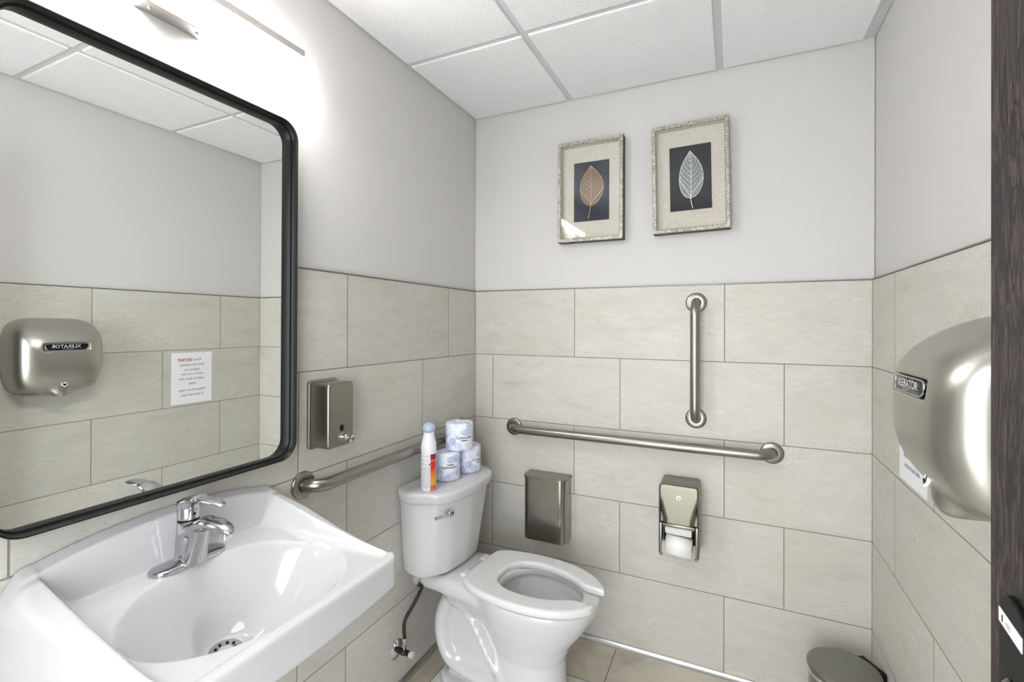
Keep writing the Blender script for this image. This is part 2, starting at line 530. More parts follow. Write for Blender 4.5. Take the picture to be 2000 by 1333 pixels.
# ceiling: white lay-in tiles with dropped edges in a grey-white grid
t = NT('acoustic_tile'); _, vec = t.xyz()
vo = t.node('ShaderNodeTexVoronoi'); vo.feature = 'F1'; vo.inputs['Scale'].default_value = 190
t.link(vec, vo.inputs['Vector'])
nn = t.noise(vec, 150, 5, 0.65); n5 = t.noise(vec, 420, 3, 0.6)
hh = t.math('ADD', t.math('MULTIPLY', nn, 0.7), t.math('ADD', t.math('MULTIPLY', n5, 0.3), t.math('MULTIPLY', vo.outputs['Distance'], 0.3)))
t.set(Base_Color=t.ramp(hh, [(0.38, c4((216, 216, 217))), (0.5, c4((236, 236, 237))), (0.62, c4((243, 243, 244)))]), Roughness=0.9)
t.bump(hh, 0.9, 0.004)
ACT = t.m
GRID = simple('ceiling_grid_enamel', (205, 206, 207), 0.45)
bm = bmesh.new()
add_box(bm, (-0.02, YF - 0.05, CEIL + 0.012), (W + 0.02, 0.02, CEIL + 0.05))
ce = tag(obj('ceiling', bm_mesh(bm), GRID), kind='structure')
bm = bmesh.new()
gx = [0.486, 1.1045]; gy = [-0.5345, -1.144, -1.7535]
add_box(bm, (-TH, YF, CEIL + 0.006), (0.012, TH, CEIL + 0.013)); add_box(bm, (W + TH - 0.037, YF, CEIL + 0.006), (W + TH - 0.0015, TH, CEIL + 0.013)); add_box(bm, (0, TH - 0.014, CEIL + 0.0061), (W, TH, CEIL + 0.013))
for q in gx: add_box(bm, (q - 0.012, YF, CEIL + 0.005), (q + 0.012, 0, CEIL + 0.013))
for q in gy: add_box(bm, (0, q - 0.012, CEIL + 0.0055), (W, q + 0.012, CEIL + 0.013))
obj('ceiling_grid', bm_mesh(bm), GRID, ce)
ex = [-TH + 0.008] + [v for q in gx for v in (q - 0.0125, q + 0.0125)] + [W + TH - 0.036]
ey = [TH - 0.010] + [v for q in gy for v in (q + 0.0125, q - 0.0125)] + [YF]
for i in range(0, len(ex), 2):
    for j in range(0, len(ey), 2):
        obj('ceiling_tile', box_mesh((ex[i], ey[j + 1], CEIL - 0.001), (ex[i + 1], ey[j], CEIL + 0.013), 0.004, 2), ACT, ce)

# ---------------------------------------------------------------- vanity light above the mirror
VC = -1.411
vl = empty('vanity_light', (-TH, VC, 2.12)); tag(vl, 'long lit white bar light with nickel back plate above the black framed mirror', 'wall light')
em = NT('lamp_diffuser_glow'); em.set(Base_Color=(0.9, 0.9, 0.9, 1), Emission_Color=(1.0, 0.985, 0.96, 1), Emission_Strength=VANITY_POWER)
NICKEL = brushed('brushed_nickel', (196, 190, 186), 0.33, 'y', 300, 0.01)
obj('back_plate', box_mesh((0, -0.071, -0.056), (0.046, 0.071, 0.068), 0.0015, 2), NICKEL, vl)
for sy in (-0.05, 0.05):
    obj('screw', lathe_mesh([(0.0, 0.0), (0.004, 0.0), (0.0045, -0.001), (0.003, -0.003), (0, -0.0032)], Matrix.Translation((0.024, sy, -0.0558)), 16), CHROME, vl)
obj('housing', box_mesh((0.052, -0.311, -0.002), (0.080, 0.311, 0.027), 0.0012, 2), NICKEL, vl)
obj('mounting_arm', box_mesh((0.044, -0.03, 0.002), (0.054, 0.03, 0.022), 0.001, 1), NICKEL, vl)
obj('diffuser', box_mesh((0.050, -0.311, -0.0195), (0.082, 0.311, 0.0070), 0.002, 2), em.m, vl)

# ---------------------------------------------------------------- mirror
MC = (-1.4065, 1.4765); MWd, MHt, MR = 0.610, 0.934, 0.05
mi = empty('framed_mirror', (0, MC[0], MC[1])); tag(mi, 'tall rounded-corner mirror in a thin black metal frame over the sink', 'mirror')
prof = [(0.0, -0.008), (0.0, 0.0468), (0.0008, 0.048), (0.0034, 0.048), (0.0042, 0.0470), (0.0058, 0.0285), (0.0066, 0.0280), (0.0090, 0.0280), (0.0098, 0.0272), (0.0108, 0.012)]
rings = []
for off, x_ in prof:
    rings.append([Vector((x_, u, v)) for u, v in rrect(MWd - 2 * off, MHt - 2 * off, MR - off, 12)])
obj('mirror_frame', loft_mesh(rings, False, False), BLACK_METAL, mi, 35)
glass = NT('mirror_silver'); glass.set(Base_Color=(0.92, 0.935, 0.92, 1), Metallic=1.0, Roughness=0.0)
g2 = [[Vector((x_, u, v)) for u, v in rrect(MWd - 0.016, MHt - 0.016, MR - 0.008, 12)] for x_ in (0.003, 0.0171)]
obj('mirror_glass', loft_mesh(g2), glass.m, mi)

# ---------------------------------------------------------------- wall-hung sink
SY = -1.4080
def sink_sdf(X, Y, Z):
    U = np.abs(Y)
    zr = 0.85 + 0.088 * np.clip(1 - X / 0.45, 0, 1.1) ** 1.3
    deck = 0.862 - 0.018 * ss(0.11, 0.22, X)
    s = np.sqrt(((X - 0.264) / 0.166) ** 2 + (Y / 0.216) ** 2)
    dep = 0.155 * np.clip(1 - s ** 2.4, 0, 1) ** 1.22 * (1.0 + 1.1 * (0.26 - X))
    top = deck - dep
    wD = ss(0.062, 0.030, np.sqrt((X - 0.20) ** 2 + Y ** 2))
    top = top * (1 - wD) + 0.706 * wD
    side = zr - 1.7 * np.clip(0.236 - U, 0, 1) - 0.25 * np.clip(U - 0.236, 0, 1)
    zb = 0.972 - 0.034 * (U / 0.258) ** 2.4 - 0.38 * X
    back = zb - 5.0 * np.clip(X - 0.032, 0, 1)
    front = 0.852 - 2.4 * np.clip(0.434 - X, 0, 1)
    top = smax(top, side, 0.020); top = smax(top, back, 0.020); top = smax(top, front, 0.014)
    under_edge = 0.782 - 0.012 * np.clip(1 - (U / 0.25) ** 2, 0, 1)
    low = under_edge - 0.62 * np.clip(0.445 - X, 0, 0.24)
    low = np.minimum(np.maximum(low, 0.60), top - 0.024)
    a = Z - top
    b = (low - Z) * 0.85
    hw = 0.2575 - 0.016 * ss(0.2, 0.47, X) + 0.032 * ss(0.945, 0.875, Z) * (1 - ss(0.0, 0.30, X))
    q = np.sqrt(np.maximum(X - 0.434, 0) ** 2 + np.maximum(U - (hw - 0.024), 0) ** 2) - 0.024
    c = np.maximum(q, np.maximum(X - 0.458, U - hw))
    f = smax(smax(a, c, 0.011), b, 0.014)
    return np.maximum(f, 0.001 - X)
sk = empty('wall_sink', (0, SY, 0)); tag(sk, 'white porcelain wall-hung sink with raised back ledge beneath the mirror', 'sink')
me = sdf_mesh(lambda X, Y, Z: sink_sdf(X, Y, Z), (0, -0.295, 0.58), (0.462, 0.295, 0.98), 0.0033, True, 2)
basin = obj('basin', me, PORC, sk)
dz = 0.7070
dr = obj('drain', lathe_mesh([(0.0, -0.004), (0.012, -0.004), (0.013, 0.0), (0.028, 0.002), (0.031, -0.001), (0.031, -0.006)], Matrix.Translation((0.200, -0.0, dz)), 40), CHROME_SOFT, sk, 40)
for k in range(8):
    a = k * math.pi / 4
    obj('drain_hole', lathe_mesh([(0.0, 0.0022), (0.0028, 0.0022), (0.0028, 0.0010)], Matrix.Translation((0.200 + 0.018 * math.cos(a), 0.018 * math.sin(a), dz)), 14), BLACK_PL, sk)

# faucet (stands on the sink deck)
fa = empty('single_lever_faucet', (0.078, SY - 0.002, 0.862)); tag(fa, 'satin chrome single-lever faucet on the back deck of the sink', 'faucet')
def faucet_body(X, Y, Z):
    r = np.sqrt((X / 0.027) ** 2 + (np.maximum(np.abs(Y) - 0.051, 0) / 0.027) ** 2)
    plate = smax((r - 1) * 0.027, np.abs(Z - 0.003) - (0.0105 - 0.0055 * np.clip(r, 0, 1) ** 2.5), 0.003)
    t_ = np.clip(Z / 0.092, 0, 1)
    ped = smax(np.sqrt((X + 0.002) ** 2 + Y ** 2) - (0.0262 - 0.0048 * t_), np.abs(Z - 0.046) - 0.046, 0.0015)
    skirt = sd_seg(X, Y, Z, (0.020, 0, 0.0), (0.040, 0, 0.070), 0.0235, 0.0175)
    skirt = smax(skirt, -(Z - 0.004), 0.002)
    arch = sd_seg(X, Y * 0.80, Z, (0.004, 0, 0.066), (0.060, 0, 0.095), 0.0165, 0.0130)
    bb = np.sqrt(((X - 0.092) / 0.053) ** 2 + (Y / 0.0195) ** 2 + ((Z - 0.0985 + 3.5 * (X - 0.092) ** 2) / 0.0115) ** 2) - 1
    arch = smin(arch, bb * 0.0115, 0.014)
    f = smin(plate, ped, 0.005); f = smin(f, skirt, 0.005); f = smin(f, arch, 0.007)
    return np.maximum(f, -Z - 0.003)
obj('faucet_body', sdf_mesh(faucet_body, (-0.035, -0.085, -0.004), (0.148, 0.085, 0.115), 0.0015, True, 2), CHROME_SOFT, fa)
obj('aerator', lathe_mesh([(0, -0.012), (0.0095, -0.012), (0.0112, -0.010), (0.0112, 0.004)], Matrix.Translation((0.122, 0, 0.084)), 28), CHROME, fa, 40)
def faucet_lever(X, Y, Z):
    top = 0.134 + 0.10 * (X + 0.0) 
    cap = smax(np.sqrt((X + 0.002) ** 2 + Y ** 2) - (0.0215 - 0.03 * np.clip(Z - 0.115, 0, 1)), np.maximum(Z - top, 0.0945 - Z), 0.004)
    a = sd_seg(X, Y * 0.52, Z, (-0.004, 0, 0.131), (0.035, 0, 0.1445), 0.0095, 0.0068)
    bb = np.sqrt(((X - 0.068) / 0.050) ** 2 + (Y / 0.0165) ** 2 + ((Z - 0.1462 + 2.2 * (X - 0.068) ** 2) / 0.0056) ** 2) - 1
    return smin(cap, smin(a, bb * 0.0056, 0.010), 0.010)
obj('lever', sdf_mesh(faucet_lever, (-0.035, -0.028, 0.09), (0.125, 0.028, 0.165), 0.0013, True, 2), CHROME_SOFT, fa)
obj('lever_ring', lathe_mesh([(0.0205, 0.0), (0.0209, 0.001), (0.0205, 0.003)], Matrix.Translation((-0.002, 0, 0.0918)), 36), BLACK_PL, fa)
obj('set_screw', lathe_mesh([(0.0028, 0), (0.0028, 0.001), (0, 0.0012)], axis_matrix((0.0193, 0.0, 0.108), (1, 0, 0)), 12), BLACK_PL, fa)

# ---------------------------------------------------------------- grab bars
def grab_bar(name, label, a, b, normal, mat):
    """a, b: flange centres on the wall; normal: out of the wall"""
    a = Vector(a); b = Vector(b); n = Vector(normal); d = (b - a).normalized(); L = (b - a).length
    root = empty(name, a); tag(root, label, 'grab bar', 'stainless steel grab bars on the tiled walls')
    R = 0.0505; H = 0.0575; q = H - R
    pts = [n * 0.002, n * q]
    for k in range(1, 13):
        t_ = math.radians(90 * k / 12)
        pts.append(n * (q + R * math.sin(t_)) + d * (R - R * math.cos(t_)))
    nseg = 10
    for k in range(1, nseg): pts.append(n * H + d * (R + (L - 2 * R) * k / nseg))
    for k in range(0, 13):
        t_ = math.radians(90 - 90 * k / 12)
        pts.append(n * (q + R * math.sin(t_)) + d * (L - R + R * math.cos(t_)))
    pts.append(d * L + n * 0.002)
    obj('bar', tube_mesh(pts, 0.019, 28), mat, root, 60)
    for p in (Vector((0, 0, 0)), d * L):
        M = axis_matrix(p, n)
        obj('flange', lathe_mesh([(0.0405, 0.0), (0.0405, 0.004), (0.0385, 0.0075), (0.034, 0.0095), (0.024, 0.0105), (0.0205, 0.0105), (0.0205, 0.009)], M, 56), mat, root, 40)
    return root
grab_bar('grab_bar', 'long steel grab bar on the left wall between sink and toilet tank', (0, -1.040, 0.906), (0, -0.126, 0.906), (1, 0, 0), STEEL_Y)
grab_bar('grab_bar', 'long horizontal steel grab bar on the back wall above bin and paper holder', (0.215, 0, 0.902), (1.289, 0, 0.902), (0, -1, 0), STEEL_X)
grab_bar('grab_bar', 'short vertical steel grab bar on the back wall below the framed leaf pictures', (1.0195, 0, 1.0105), (1.0195, 0, 1.476), (0, -1, 0), STEEL_Z)

# ---------------------------------------------------------------- soap dispenser
sd = empty('soap_dispenser', (0, -0.967, 1.109)); tag(sd, 'brushed steel box soap dispenser on the left wall right of the mirror', 'soap dispenser')
def stack(levels, w_, h_, r_):
    return [[Vector((x_, u, v)) for u, v in rrect(w_ - 2 * i_, h_ - 2 * i_, max(r_ - i_, 0.002), 6)] for x_, i_ in levels]
obj('back_plate', loft_mesh(stack([(0, 0.0), (0.006, 0.0), (0.0085, 0.0015), (0.0095, 0.004)], 0.116, 0.208, 0.012)), STEEL_Z, sd, 40)
obj('cover', loft_mesh(stack([(0.009, 0.0), (0.012, 0.001), (0.016, 0.001), (0.074, 0.001), (0.0785, 0.0025), (0.081, 0.006), (0.0815, 0.010)], 0.106, 0.196, 0.012)), STEEL_Z, sd, 40)
obj('sight_window', lathe_mesh([(0, 0.0045), (0.006, 0.0042), (0.0095, 0.002), (0.0108, 0.0)], axis_matrix((0.0812, 0.001, -0.0405), (1, 0, 0)), 32), BLACK_GLOSS, sd, 60)
vv = obj('push_valve', lathe_mesh([(0.0112, 0), (0.0112, 0.003), (0.0098, 0.0034), (0.0098, 0.023), (0.0088, 0.0245), (0.0068, 0.0245), (0.0068, 0.034), (0.005, 0.0345), (0.005, 0.038), (0.0092, 0.0385), (0.0092, 0.043), (0.0080, 0.0442), (0, 0.0445)], axis_matrix((0.081, 0.001, -0.0665), (1, 0, 0)), 32), CHROME, sd, 40)
obj('spout', tube_mesh([(0.113, 0.001, -0.070), (0.114, 0.001, -0.078), (0.116, 0.001, -0.0825)], [0.0035, 0.003, 0.0027], 14), CHROME, vv)

# ---------------------------------------------------------------- toilet
to = empty('toilet', (0.0, -0.395, 0.0), (0, 0, math.radians(-4))); tag(to, 'white two-piece toilet with open-front seat in the corner', 'toilet')
def interp(z, zs, vs): return np.interp(z, zs, vs).astype(np.float32)
def egg(X, Y, cx, af, ab, w, p=2.15):
    dx = X - cx
    a = np.where(dx > 0, af, ab)
    return ((np.abs(dx / a) ** p + np.abs(Y / w) ** p) ** (1 / p) - 1) * np.minimum(w, np.minimum(af, ab))
def toilet_sdf(X, Y, Z):
    zs = [0, 0.05, 0.12, 0.19, 0.25, 0.31, 0.37, 0.405, 0.43]
    bowl = egg(X, Y, interp(Z, zs, [.47, .47, .475, .475, .48, .485, .49, .495, .495]),
               interp(Z, zs, [.165, .150, .140, .138, .160, .200, .232, .243, .243]),
               interp(Z, zs, [.22, .20, .13, .12, .16, .20, .22, .225, .225]),
               interp(Z, zs, [.125, .115, .104, .105, .125, .150, .172, .180, .180]))
    bowl = smax(bowl, Z - 0.422, 0.010)
    deck = sd_rbox(X, Y, Z, (0.17, 0, 0.392), (0.155, 0.135, 0.03), 0.026)
    neck = sd_rbox(X, Y, Z, (0.27, 0, 0.36), (0.10, 0.11, 0.06), 0.04)
    f = smin(smin(bowl, deck, 0.03), neck, 0.05)
    # trapway: raised loop around a recessed panel
    pth = smooth_path([(0.225, 0, 0.375), (0.165, 0, 0.318), (0.130, 0, 0.235), (0.138, 0, 0.150), (0.190, 0, 0.085), (0.345, 0, 0.062)], 4)
    loop = None
    for p_, q_ in zip(pth[:-1], pth[1:]):
        c_ = sd_seg(X, Y, Z, tuple(p_), tuple(q_), 0.048, 0.048, 2.1)
        loop = c_ if loop is None else np.minimum(loop, c_)
    pth = smooth_path([(0.215, 0, 0.345), (0.285, 0, 0.270), (0.345, 0, 0.180), (0.400, 0, 0.115)], 3)
    for p_, q_ in zip(pth[:-1], pth[1:]):
        loop = smin(loop, sd_seg(X, Y, Z, tuple(p_), tuple(q_), 0.034, 0.034, 2.9), 0.008)
    f = smin(f, loop, 0.014)
    fill = sd_rbox(X, Y, Z, (0.28, 0, 0.18), (0.13, 0.066, 0.17), 0.02)
    f = smin(f, fill, 0.012)
    foot = smax(egg(X, Y, 0.33, 0.305, 0.22, 0.122, 3.0), Z - 0.028, 0.012)
    f = smin(f, foot, 0.012)
    # hollow of the bowl, with a rolled rim and a deeper throat
    zi = [0.16, 0.19, 0.24, 0.30, 0.35, 0.385, 0.40, 0.43]
    cav = egg(X, Y, interp(Z, zi, [.43, .44, .455, .475, .485, .488, .49, .49]),
              interp(Z, zi, [.04, .075, .12, .16, .190, .198, .186, .186]),
              interp(Z, zi, [.04, .06, .08, .10, .118, .124, .115, .115]),
              interp(Z, zi, [.03, .055, .082, .110, .132, .138, .128, .128]))
    cav = smax(cav, 0.165 - Z, 0.02)
    f = smax(f, -cav, 0.010)
    return np.maximum(f, 0.001 - Z)
obj('bowl', sdf_mesh(toilet_sdf, (0.0, -0.19, 0), (0.75, 0.19, 0.44), 0.0042, True, 3), PORC, to)
wt = NT('water'); wt.set(Base_Color=(0.75, 0.8, 0.82, 1), Roughness=0.02)
obj('water', lathe_mesh([(0, 0.0), (1, 0.0)], Matrix.Translation((0.445, 0, 0.205)) @ Matrix.Diagonal((0.078, 0.058, 1, 1)), 40), wt.m, to)
# seat: U-shaped ring, extruded with rounded edges
def seat_ring(inset, z_):
    pts = []
    def outer(t_):      # t_ in (-1..1) around from one front tip through the back to the other
        pass
    cx = 0.50
    OUT = [(0.742, 0.056), (0.735, 0.078), (0.712, 0.105), (0.680, 0.132), (0.630, 0.158), (0.575, 0.174), (0.515, 0.181), (0.455, 0.181), (0.395, 0.176), (0.335, 0.163), (0.290, 0.145), (0.262, 0.120), (0.256, 0.085), (0.254, 0.04), (0.254, 0.0)]
    INN = [(0.366, 0.0), (0.368, 0.035), (0.378, 0.062), (0.398, 0.085), (0.430, 0.101), (0.470, 0.108), (0.515, 0.107), (0.560, 0.100), (0.600, 0.088), (0.632, 0.072), (0.655, 0.058), (0.672, 0.051), (0.700, 0.049), (0.728, 0.049)]
    o = smooth_path([(a, b, 0) for a, b in OUT], 5); i_ = smooth_path([(a, b, 0) for a, b in INN], 5)
    i_ = [i_[0].lerp(i_[0], 0)] + [(lambda q: i_[int(q)].lerp(i_[min(int(q) + 1, len(i_) - 1)], q - int(q)))(k * (len(i_) - 1) / (len(o) - 1)) for k in range(1, len(o))]
    full = [Vector((p.x, p.y, 0)) for p in o] + [Vector((p.x, -p.y, 0)) for p in reversed(o[:-1])]
    inn = [Vector((p.x, -p.y, 0)) for p in reversed(i_)] + [Vector((p.x, p.y, 0)) for p in i_[1:]]
    return full + inn           # closed loop
loop = seat_ring(0, 0)
# inset copies by vertex normals of the polygon
def inset_loop(lp, d):
    out = []
    n = len(lp)
    for k in range(n):
        a, b, c = lp[k - 1], lp[k], lp[(k + 1) % n]
        t1 = (b - a).normalized(); t2 = (c - b).normalized()
        nn_ = Vector((t1.y + t2.y, -(t1.x + t2.x), 0))
        nn_ = nn_.normalized() if nn_.length > 1e-6 else Vector((t1.y, -t1.x, 0))
        out.append(b - nn_ * d)
    return out
area = sum(loop[k - 1].x * loop[k].y - loop[k].x * loop[k - 1].y for k in range(len(loop)))
sg = 1 if area > 0 else -1
lv = [(0.4245, 0.004), (0.4255, 0.0015), (0.4285, 0.0), (0.441, 0.0), (0.4455, 0.0014), (0.4485, 0.0045), (0.450, 0.009), (0.4502, 0.014)]
rings = [[Vector((p.x, p.y, z_)) for p in inset_loop(loop, sg * d_)] for z_, d_ in lv]
bm = bmesh.new()
R = [[bm.verts.new(p) for p in r] for r in rings]
n = len(R[0])
for a, b in zip(R[:-1], R[1:]):
    for k in range(n): bm.faces.new((a[k], a[(k + 1) % n], b[(k + 1) % n], b[k]))
for rr in (R[0], R[-1]):
    for k in range(n // 2 - 1): bm.faces.new((rr[k], rr[k + 1], rr[n - 2 - k], rr[n - 1 - k]))
obj('seat', bm_mesh(bm), SEATP, to, 50)
for sy in (-0.07, 0.07):
    obj('seat_hinge', sdf_mesh(lambda X, Y, Z: sd_rbox(X, Y, Z, (0.245, sy, 0.430), (0.022, 0.022, 0.012), 0.008), (0.22, sy - 0.025, 0.415), (0.27, sy + 0.025, 0.445), 0.002, False, 1), SEATP, to)
# tank: faceted D plan, wider and deeper at the top
def tank_plan(hw, xf, x0, bulge, grow=0.0):
    pts = [(x0 - grow * 0.3, -hw * 0.90 - grow), (x0 + 0.045, -hw - grow), (x0 + 0.085, -hw - grow), (xf - bulge - 0.016 + grow, -hw * 0.80 - grow), (xf - bulge * 0.45 + grow, -hw * 0.52)]
    pts += [(xf + grow, 0.0)]
    pts = pts + [(a, -b) for a, b in reversed(pts[:-1])]
    return pts
def rounded_poly(pts, r, n=5):
    out = []
    m = len(pts)
    for k in range(m):
        p0 = Vector((*pts[k - 1], 0)); p1 = Vector((*pts[k], 0)); p2 = Vector((*pts[(k + 1) % m], 0))
        a = (p0 - p1); b = (p2 - p1)
        ra = min(r, a.length * 0.45); rb = min(r, b.length * 0.45)
        s0 = p1 + a.normalized() * ra; s1 = p1 + b.normalized() * rb
        for j in range(n + 1):
            t_ = j / n
            out.append((1 - t_) ** 2 * s0 + 2 * t_ * (1 - t_) * p1 + t_ * t_ * s1)
    return out
def tank_ring(z_, hw, xf, shrink=0.0, bulge=0.022, r=0.017):
    return [Vector((p.x, p.y, z_)) for p in rounded_poly(tank_plan(hw - shrink, xf - shrink, 0.012 + shrink, bulge), r)]
rings = []
for z_, sh in ((0.426, 0.022), (0.429, 0.012), (0.436, 0.004), (0.446, 0.0), (0.50, 0.0), (0.58, 0.0), (0.66, 0.0), (0.725, 0.0)):
    k = (z_ - 0.426) / 0.30
    rings.append(tank_ring(z_, 0.188 + 0.026 * k, 0.190 + 0.038 * k, sh))
obj('tank', loft_mesh(rings), PORC, to, 60)
rings = []
for z_, g_ in ((0.718, -0.004), (0.7185, 0.003), (0.722, 0.007), (0.730, 0.009), (0.748, 0.013), (0.756, 0.0125), (0.7605, 0.009), (0.762, 0.003)):
    rings.append(tank_ring(z_, 0.217 + g_, 0.231 + g_, 0.0, 0.024, 0.034))
obj('tank_lid', loft_mesh(rings), PORC, to, 60)
lev = obj('flush_lever', lathe_mesh([(0.0145, 0), (0.0145, 0.006), (0.0125, 0.011), (0.0125, 0.018), (0.0105, 0.020), (0, 0.0205)], axis_matrix((0.209, -0.142, 0.685), (1, -0.28, 0)), 32), CHROME, to, 40)
obj('lever_arm', tube_mesh(smooth_path([(0.223, -0.147, 0.685), (0.224, -0.165, 0.685), (0.214, -0.185, 0.684), (0.203, -0.212, 0.685)], 5), [0.0055] * 6 + [0.005] * 5 + [0.0065] * 5, 14), CHROME, lev)
for sy in (-0.108, 0.108):
    obj('bolt_cap', lathe_mesh([(0.012, 0), (0.012, 0.008), (0.009, 0.014), (0, 0.0165)], Matrix.Translation((0.30, sy, 0.024)), 24), SEATP, to, 50)

# water supply line
ws = empty('toilet_supply_valve', (0, -0.600, 0.150)); tag(ws, 'small stop valve with dark flexible hose on the wall under the tank', 'valve')
obj('escutcheon', lathe_mesh([(0.036, 0), (0.036, 0.002), (0.030, 0.006), (0.018, 0.009), (0.010, 0.010), (0.010, 0.004)], axis_matrix((0, 0, 0), (1, 0, 0)), 40), CHROME, ws, 50)
bm = bmesh.new()
Mx = axis_matrix((0, 0, 0), (1, 0, 0))
add_lathe(bm, [(0.0075, 0.005), (0.011, 0.006), (0.011, 0.012), (0.009, 0.014), (0.011, 0.016), (0.011, 0.022), (0.008, 0.024), (0.012, 0.026), (0.0125, 0.040), (0.010, 0.044), (0.0105, 0.056), (0.007, 0.058), (0.007, 0.064)], Mx, 8)
obj('valve_body', bm_mesh(bm), DARK_BRASS, ws)
obj('valve_handle', lathe_mesh([(0, 0.062), (0.009, 0.062), (0.0135, 0.064), (0.0135, 0.074), (0.012, 0.0765), (0.004, 0.077), (0, 0.0755)], Mx, 24), simple('white_valve_knob', (205, 205, 208), 0.25, 0.3), ws, 40)
bm = bmesh.new()
add_tube(bm, [(0.038, 0, 0.008), (0.038, 0, 0.022)], 0.0055, 16); add_tube(bm, [(0.038, 0, 0.020), (0.038, 0.0, 0.040)], 0.008, 8); add_tube(bm, [(0.038, 0.0, 0.040), (0.0385, 0.001, 0.052)], 0.0068, 16)
obj('compression_nut', bm_mesh(bm), CHROME_SOFT, ws)
hose = smooth_path([(0.0385, 0.001, 0.050), (0.037, -0.002, 0.085), (0.039, 0.004, 0.122), (0.056, 0.035, 0.170), (0.068, 0.062, 0.212), (0.070, 0.062, 0.225), (0.064, 0.046, 0.240), (0.062, 0.040, 0.255)], 8)
obj('braided_hose', tube_mesh(hose, 0.0066, 16), RUBBER, ws, 60)
obj('coupling_nut', lathe_mesh([(0.008, -0.006), (0.0085, 0.006), (0.013, 0.008), (0.0165, 0.012), (0.0165, 0.026), (0.012, 0.0275)], Matrix.Translation((0.062, 0.040, 0.250)), 10), simple('clear_grey_nut', (170, 165, 158), 0.3), ws)

# ---------------------------------------------------------------- things on the tank lid
LID = 0.762
def wrap_cyl(r, a0, z0):
    """place (x, y) text on a cylinder of radius r around angle a0"""
    return lambda x, y: (r * math.cos(a0 + x / r), r * math.sin(a0 + x / r), z0 + y)
def roll_material():
    t = NT('blue_patterned_wrapper')
    (x, y, z), vec = t.xyz()
    ang = t.math('ARCTAN2', y, x)
    uv = t.combine(t.math('MULTIPLY', ang, 0.055), z, 0.0)
    vo = t.node('ShaderNodeTexVoronoi'); vo.feature = 'F1'; vo.inputs['Scale'].default_value = 30.0; t.link(uv, vo.inputs['Vector'])
    dots = t.node('ShaderNodeTexVoronoi'); dots.feature = 'F1'; dots.inputs['Scale'].default_value = 330.0; t.link(vec, dots.inputs['Vector'])
    sep = t.node('ShaderNodeSeparateColor'); t.link(vo.outputs['Color'], sep.inputs[0])
    inside = t.ramp(vo.outputs['Distance'], [(0.46, (1, 1, 1, 1)), (0.53, (0.28, 0.28, 0.28, 1))])
    pick = t.ramp(sep.outputs[0], [(0.15, (0.45, 0.45, 0.45, 1)), (0.5, (1, 1, 1, 1))])
    dd = t.ramp(dots.outputs['Distance'], [(0.25, (1, 1, 1, 1)), (0.42, (0, 0, 0, 1))])
    fac = t.math('MULTIPLY', t.math('MULTIPLY', inside, pick), t.math('ADD', 0.30, t.math('MULTIPLY', dd, 0.9)))
    n = t.noise(vec, 40, 4, 0.6)
    t.set(Base_Color=t.mix(fac, c4((236, 239, 246)), c4((52, 98, 190))), Roughness=0.35)
    t.bump(n, 0.6, 0.004)
    return t.m
ROLLM = roll_material()
def make_roll(name):
    root = empty(name)
    h = 0.111; r = 0.0558
    prof = [(0.014, 0.004), (0.020, 0.0015), (0.030, 0.0), (0.048, 0.0), (0.0535, 0.002), (r, 0.007), (r, 0.03), (r * 0.997, 0.055), (r, 0.08), (r, h - 0.007), (0.0535, h - 0.002), (0.047, h), (0.030, h + 0.0005), (0.020, h - 0.004), (0.013, h - 0.013), (0.004, h - 0.016), (0, h - 0.0165)]
    bm = bmesh.new(); add_lathe(bm, [(0, 0.004)] + prof, None, 56)
    for v in bm.verts:      # wrapper folds gathered into the core
        rr_ = math.hypot(v.co.x, v.co.y); a = math.atan2(v.co.y, v.co.x)
        if v.co.z > h - 0.02 and rr_ < 0.05: v.co.z += 0.0016 * math.sin(a * 9) * (1 - rr_ / 0.055) + 0.0012 * math.sin(a * 4 + 1)
        v.co.x += 0.0005 * math.sin(v.co.z * 90 + a * 5) * (rr_ > 0.04)
    obj('wrapper', bm_mesh(bm), ROLLM, root, 60)
    for k in range(3):
        a0 = k * 2 * math.pi / 3
        bg = []
        nx_ = 16
        for i in range(nx_ + 1):
            x_ = -0.034 + 0.068 * i / nx_
            for y_ in (-0.0135, 0.0125): bg.append(wrap_cyl(r + 0.0005, a0, 0.052)(x_, y_))
        fs = [(2 * i, 2 * i + 2, 2 * i + 3, 2 * i + 1) for i in range(nx_)]
        lb = obj('label_patch', mesh_from(bg, fs), PAPER, root)
        obj('lettering', text_mesh('Cottonelle', 0.0160, wrap_cyl(r + 0.0009, a0, 0.056), bold=0.0003), NAVY, lb)
        sw = []
        for i in range(nx_ + 1):
            x_ = -0.018 + 0.034 * i / nx_; w_ = 0.0019 * math.sin(math.pi * (i + 0.6) / (nx_ + 1.2)) ** 0.5
            for s_ in (-1, 1): sw.append(wrap_cyl(r + 0.0009, a0, 0.0435)(x_ + 0.002, s_ * w_ + 0.001 * math.sin(math.pi * i / nx_)))
        obj('underline', mesh_from(sw, fs), NAVY, lb)
    return root
def copy_tree(o, parent=None):
    c = o.copy(); COL.objects.link(c)
    if parent is not None: c.parent = parent
    for ch in list(o.children): copy_tree(ch, c)
    return c
def look_angle(x, y): return math.atan2(CAM.y - y, CAM.x - x)
roll = make_roll('toilet_paper_roll')
r2 = copy_tree(roll); r3 = copy_tree(roll)
GR = 'wrapped toilet paper rolls on the toilet tank'
roll.location = (0.103, -0.418, LID + 0.1115); roll.rotation_euler = (math.pi, 0, -(look_angle(0.1, -0.418) - 0.42))
tag(roll, 'wrapped toilet paper roll standing upside down next to the spray bottle', 'toilet paper roll', GR)
r2.location = (0.128, -0.290, LID); r2.rotation_euler = (0, 0, look_angle(0.128, -0.29) + 0.95)
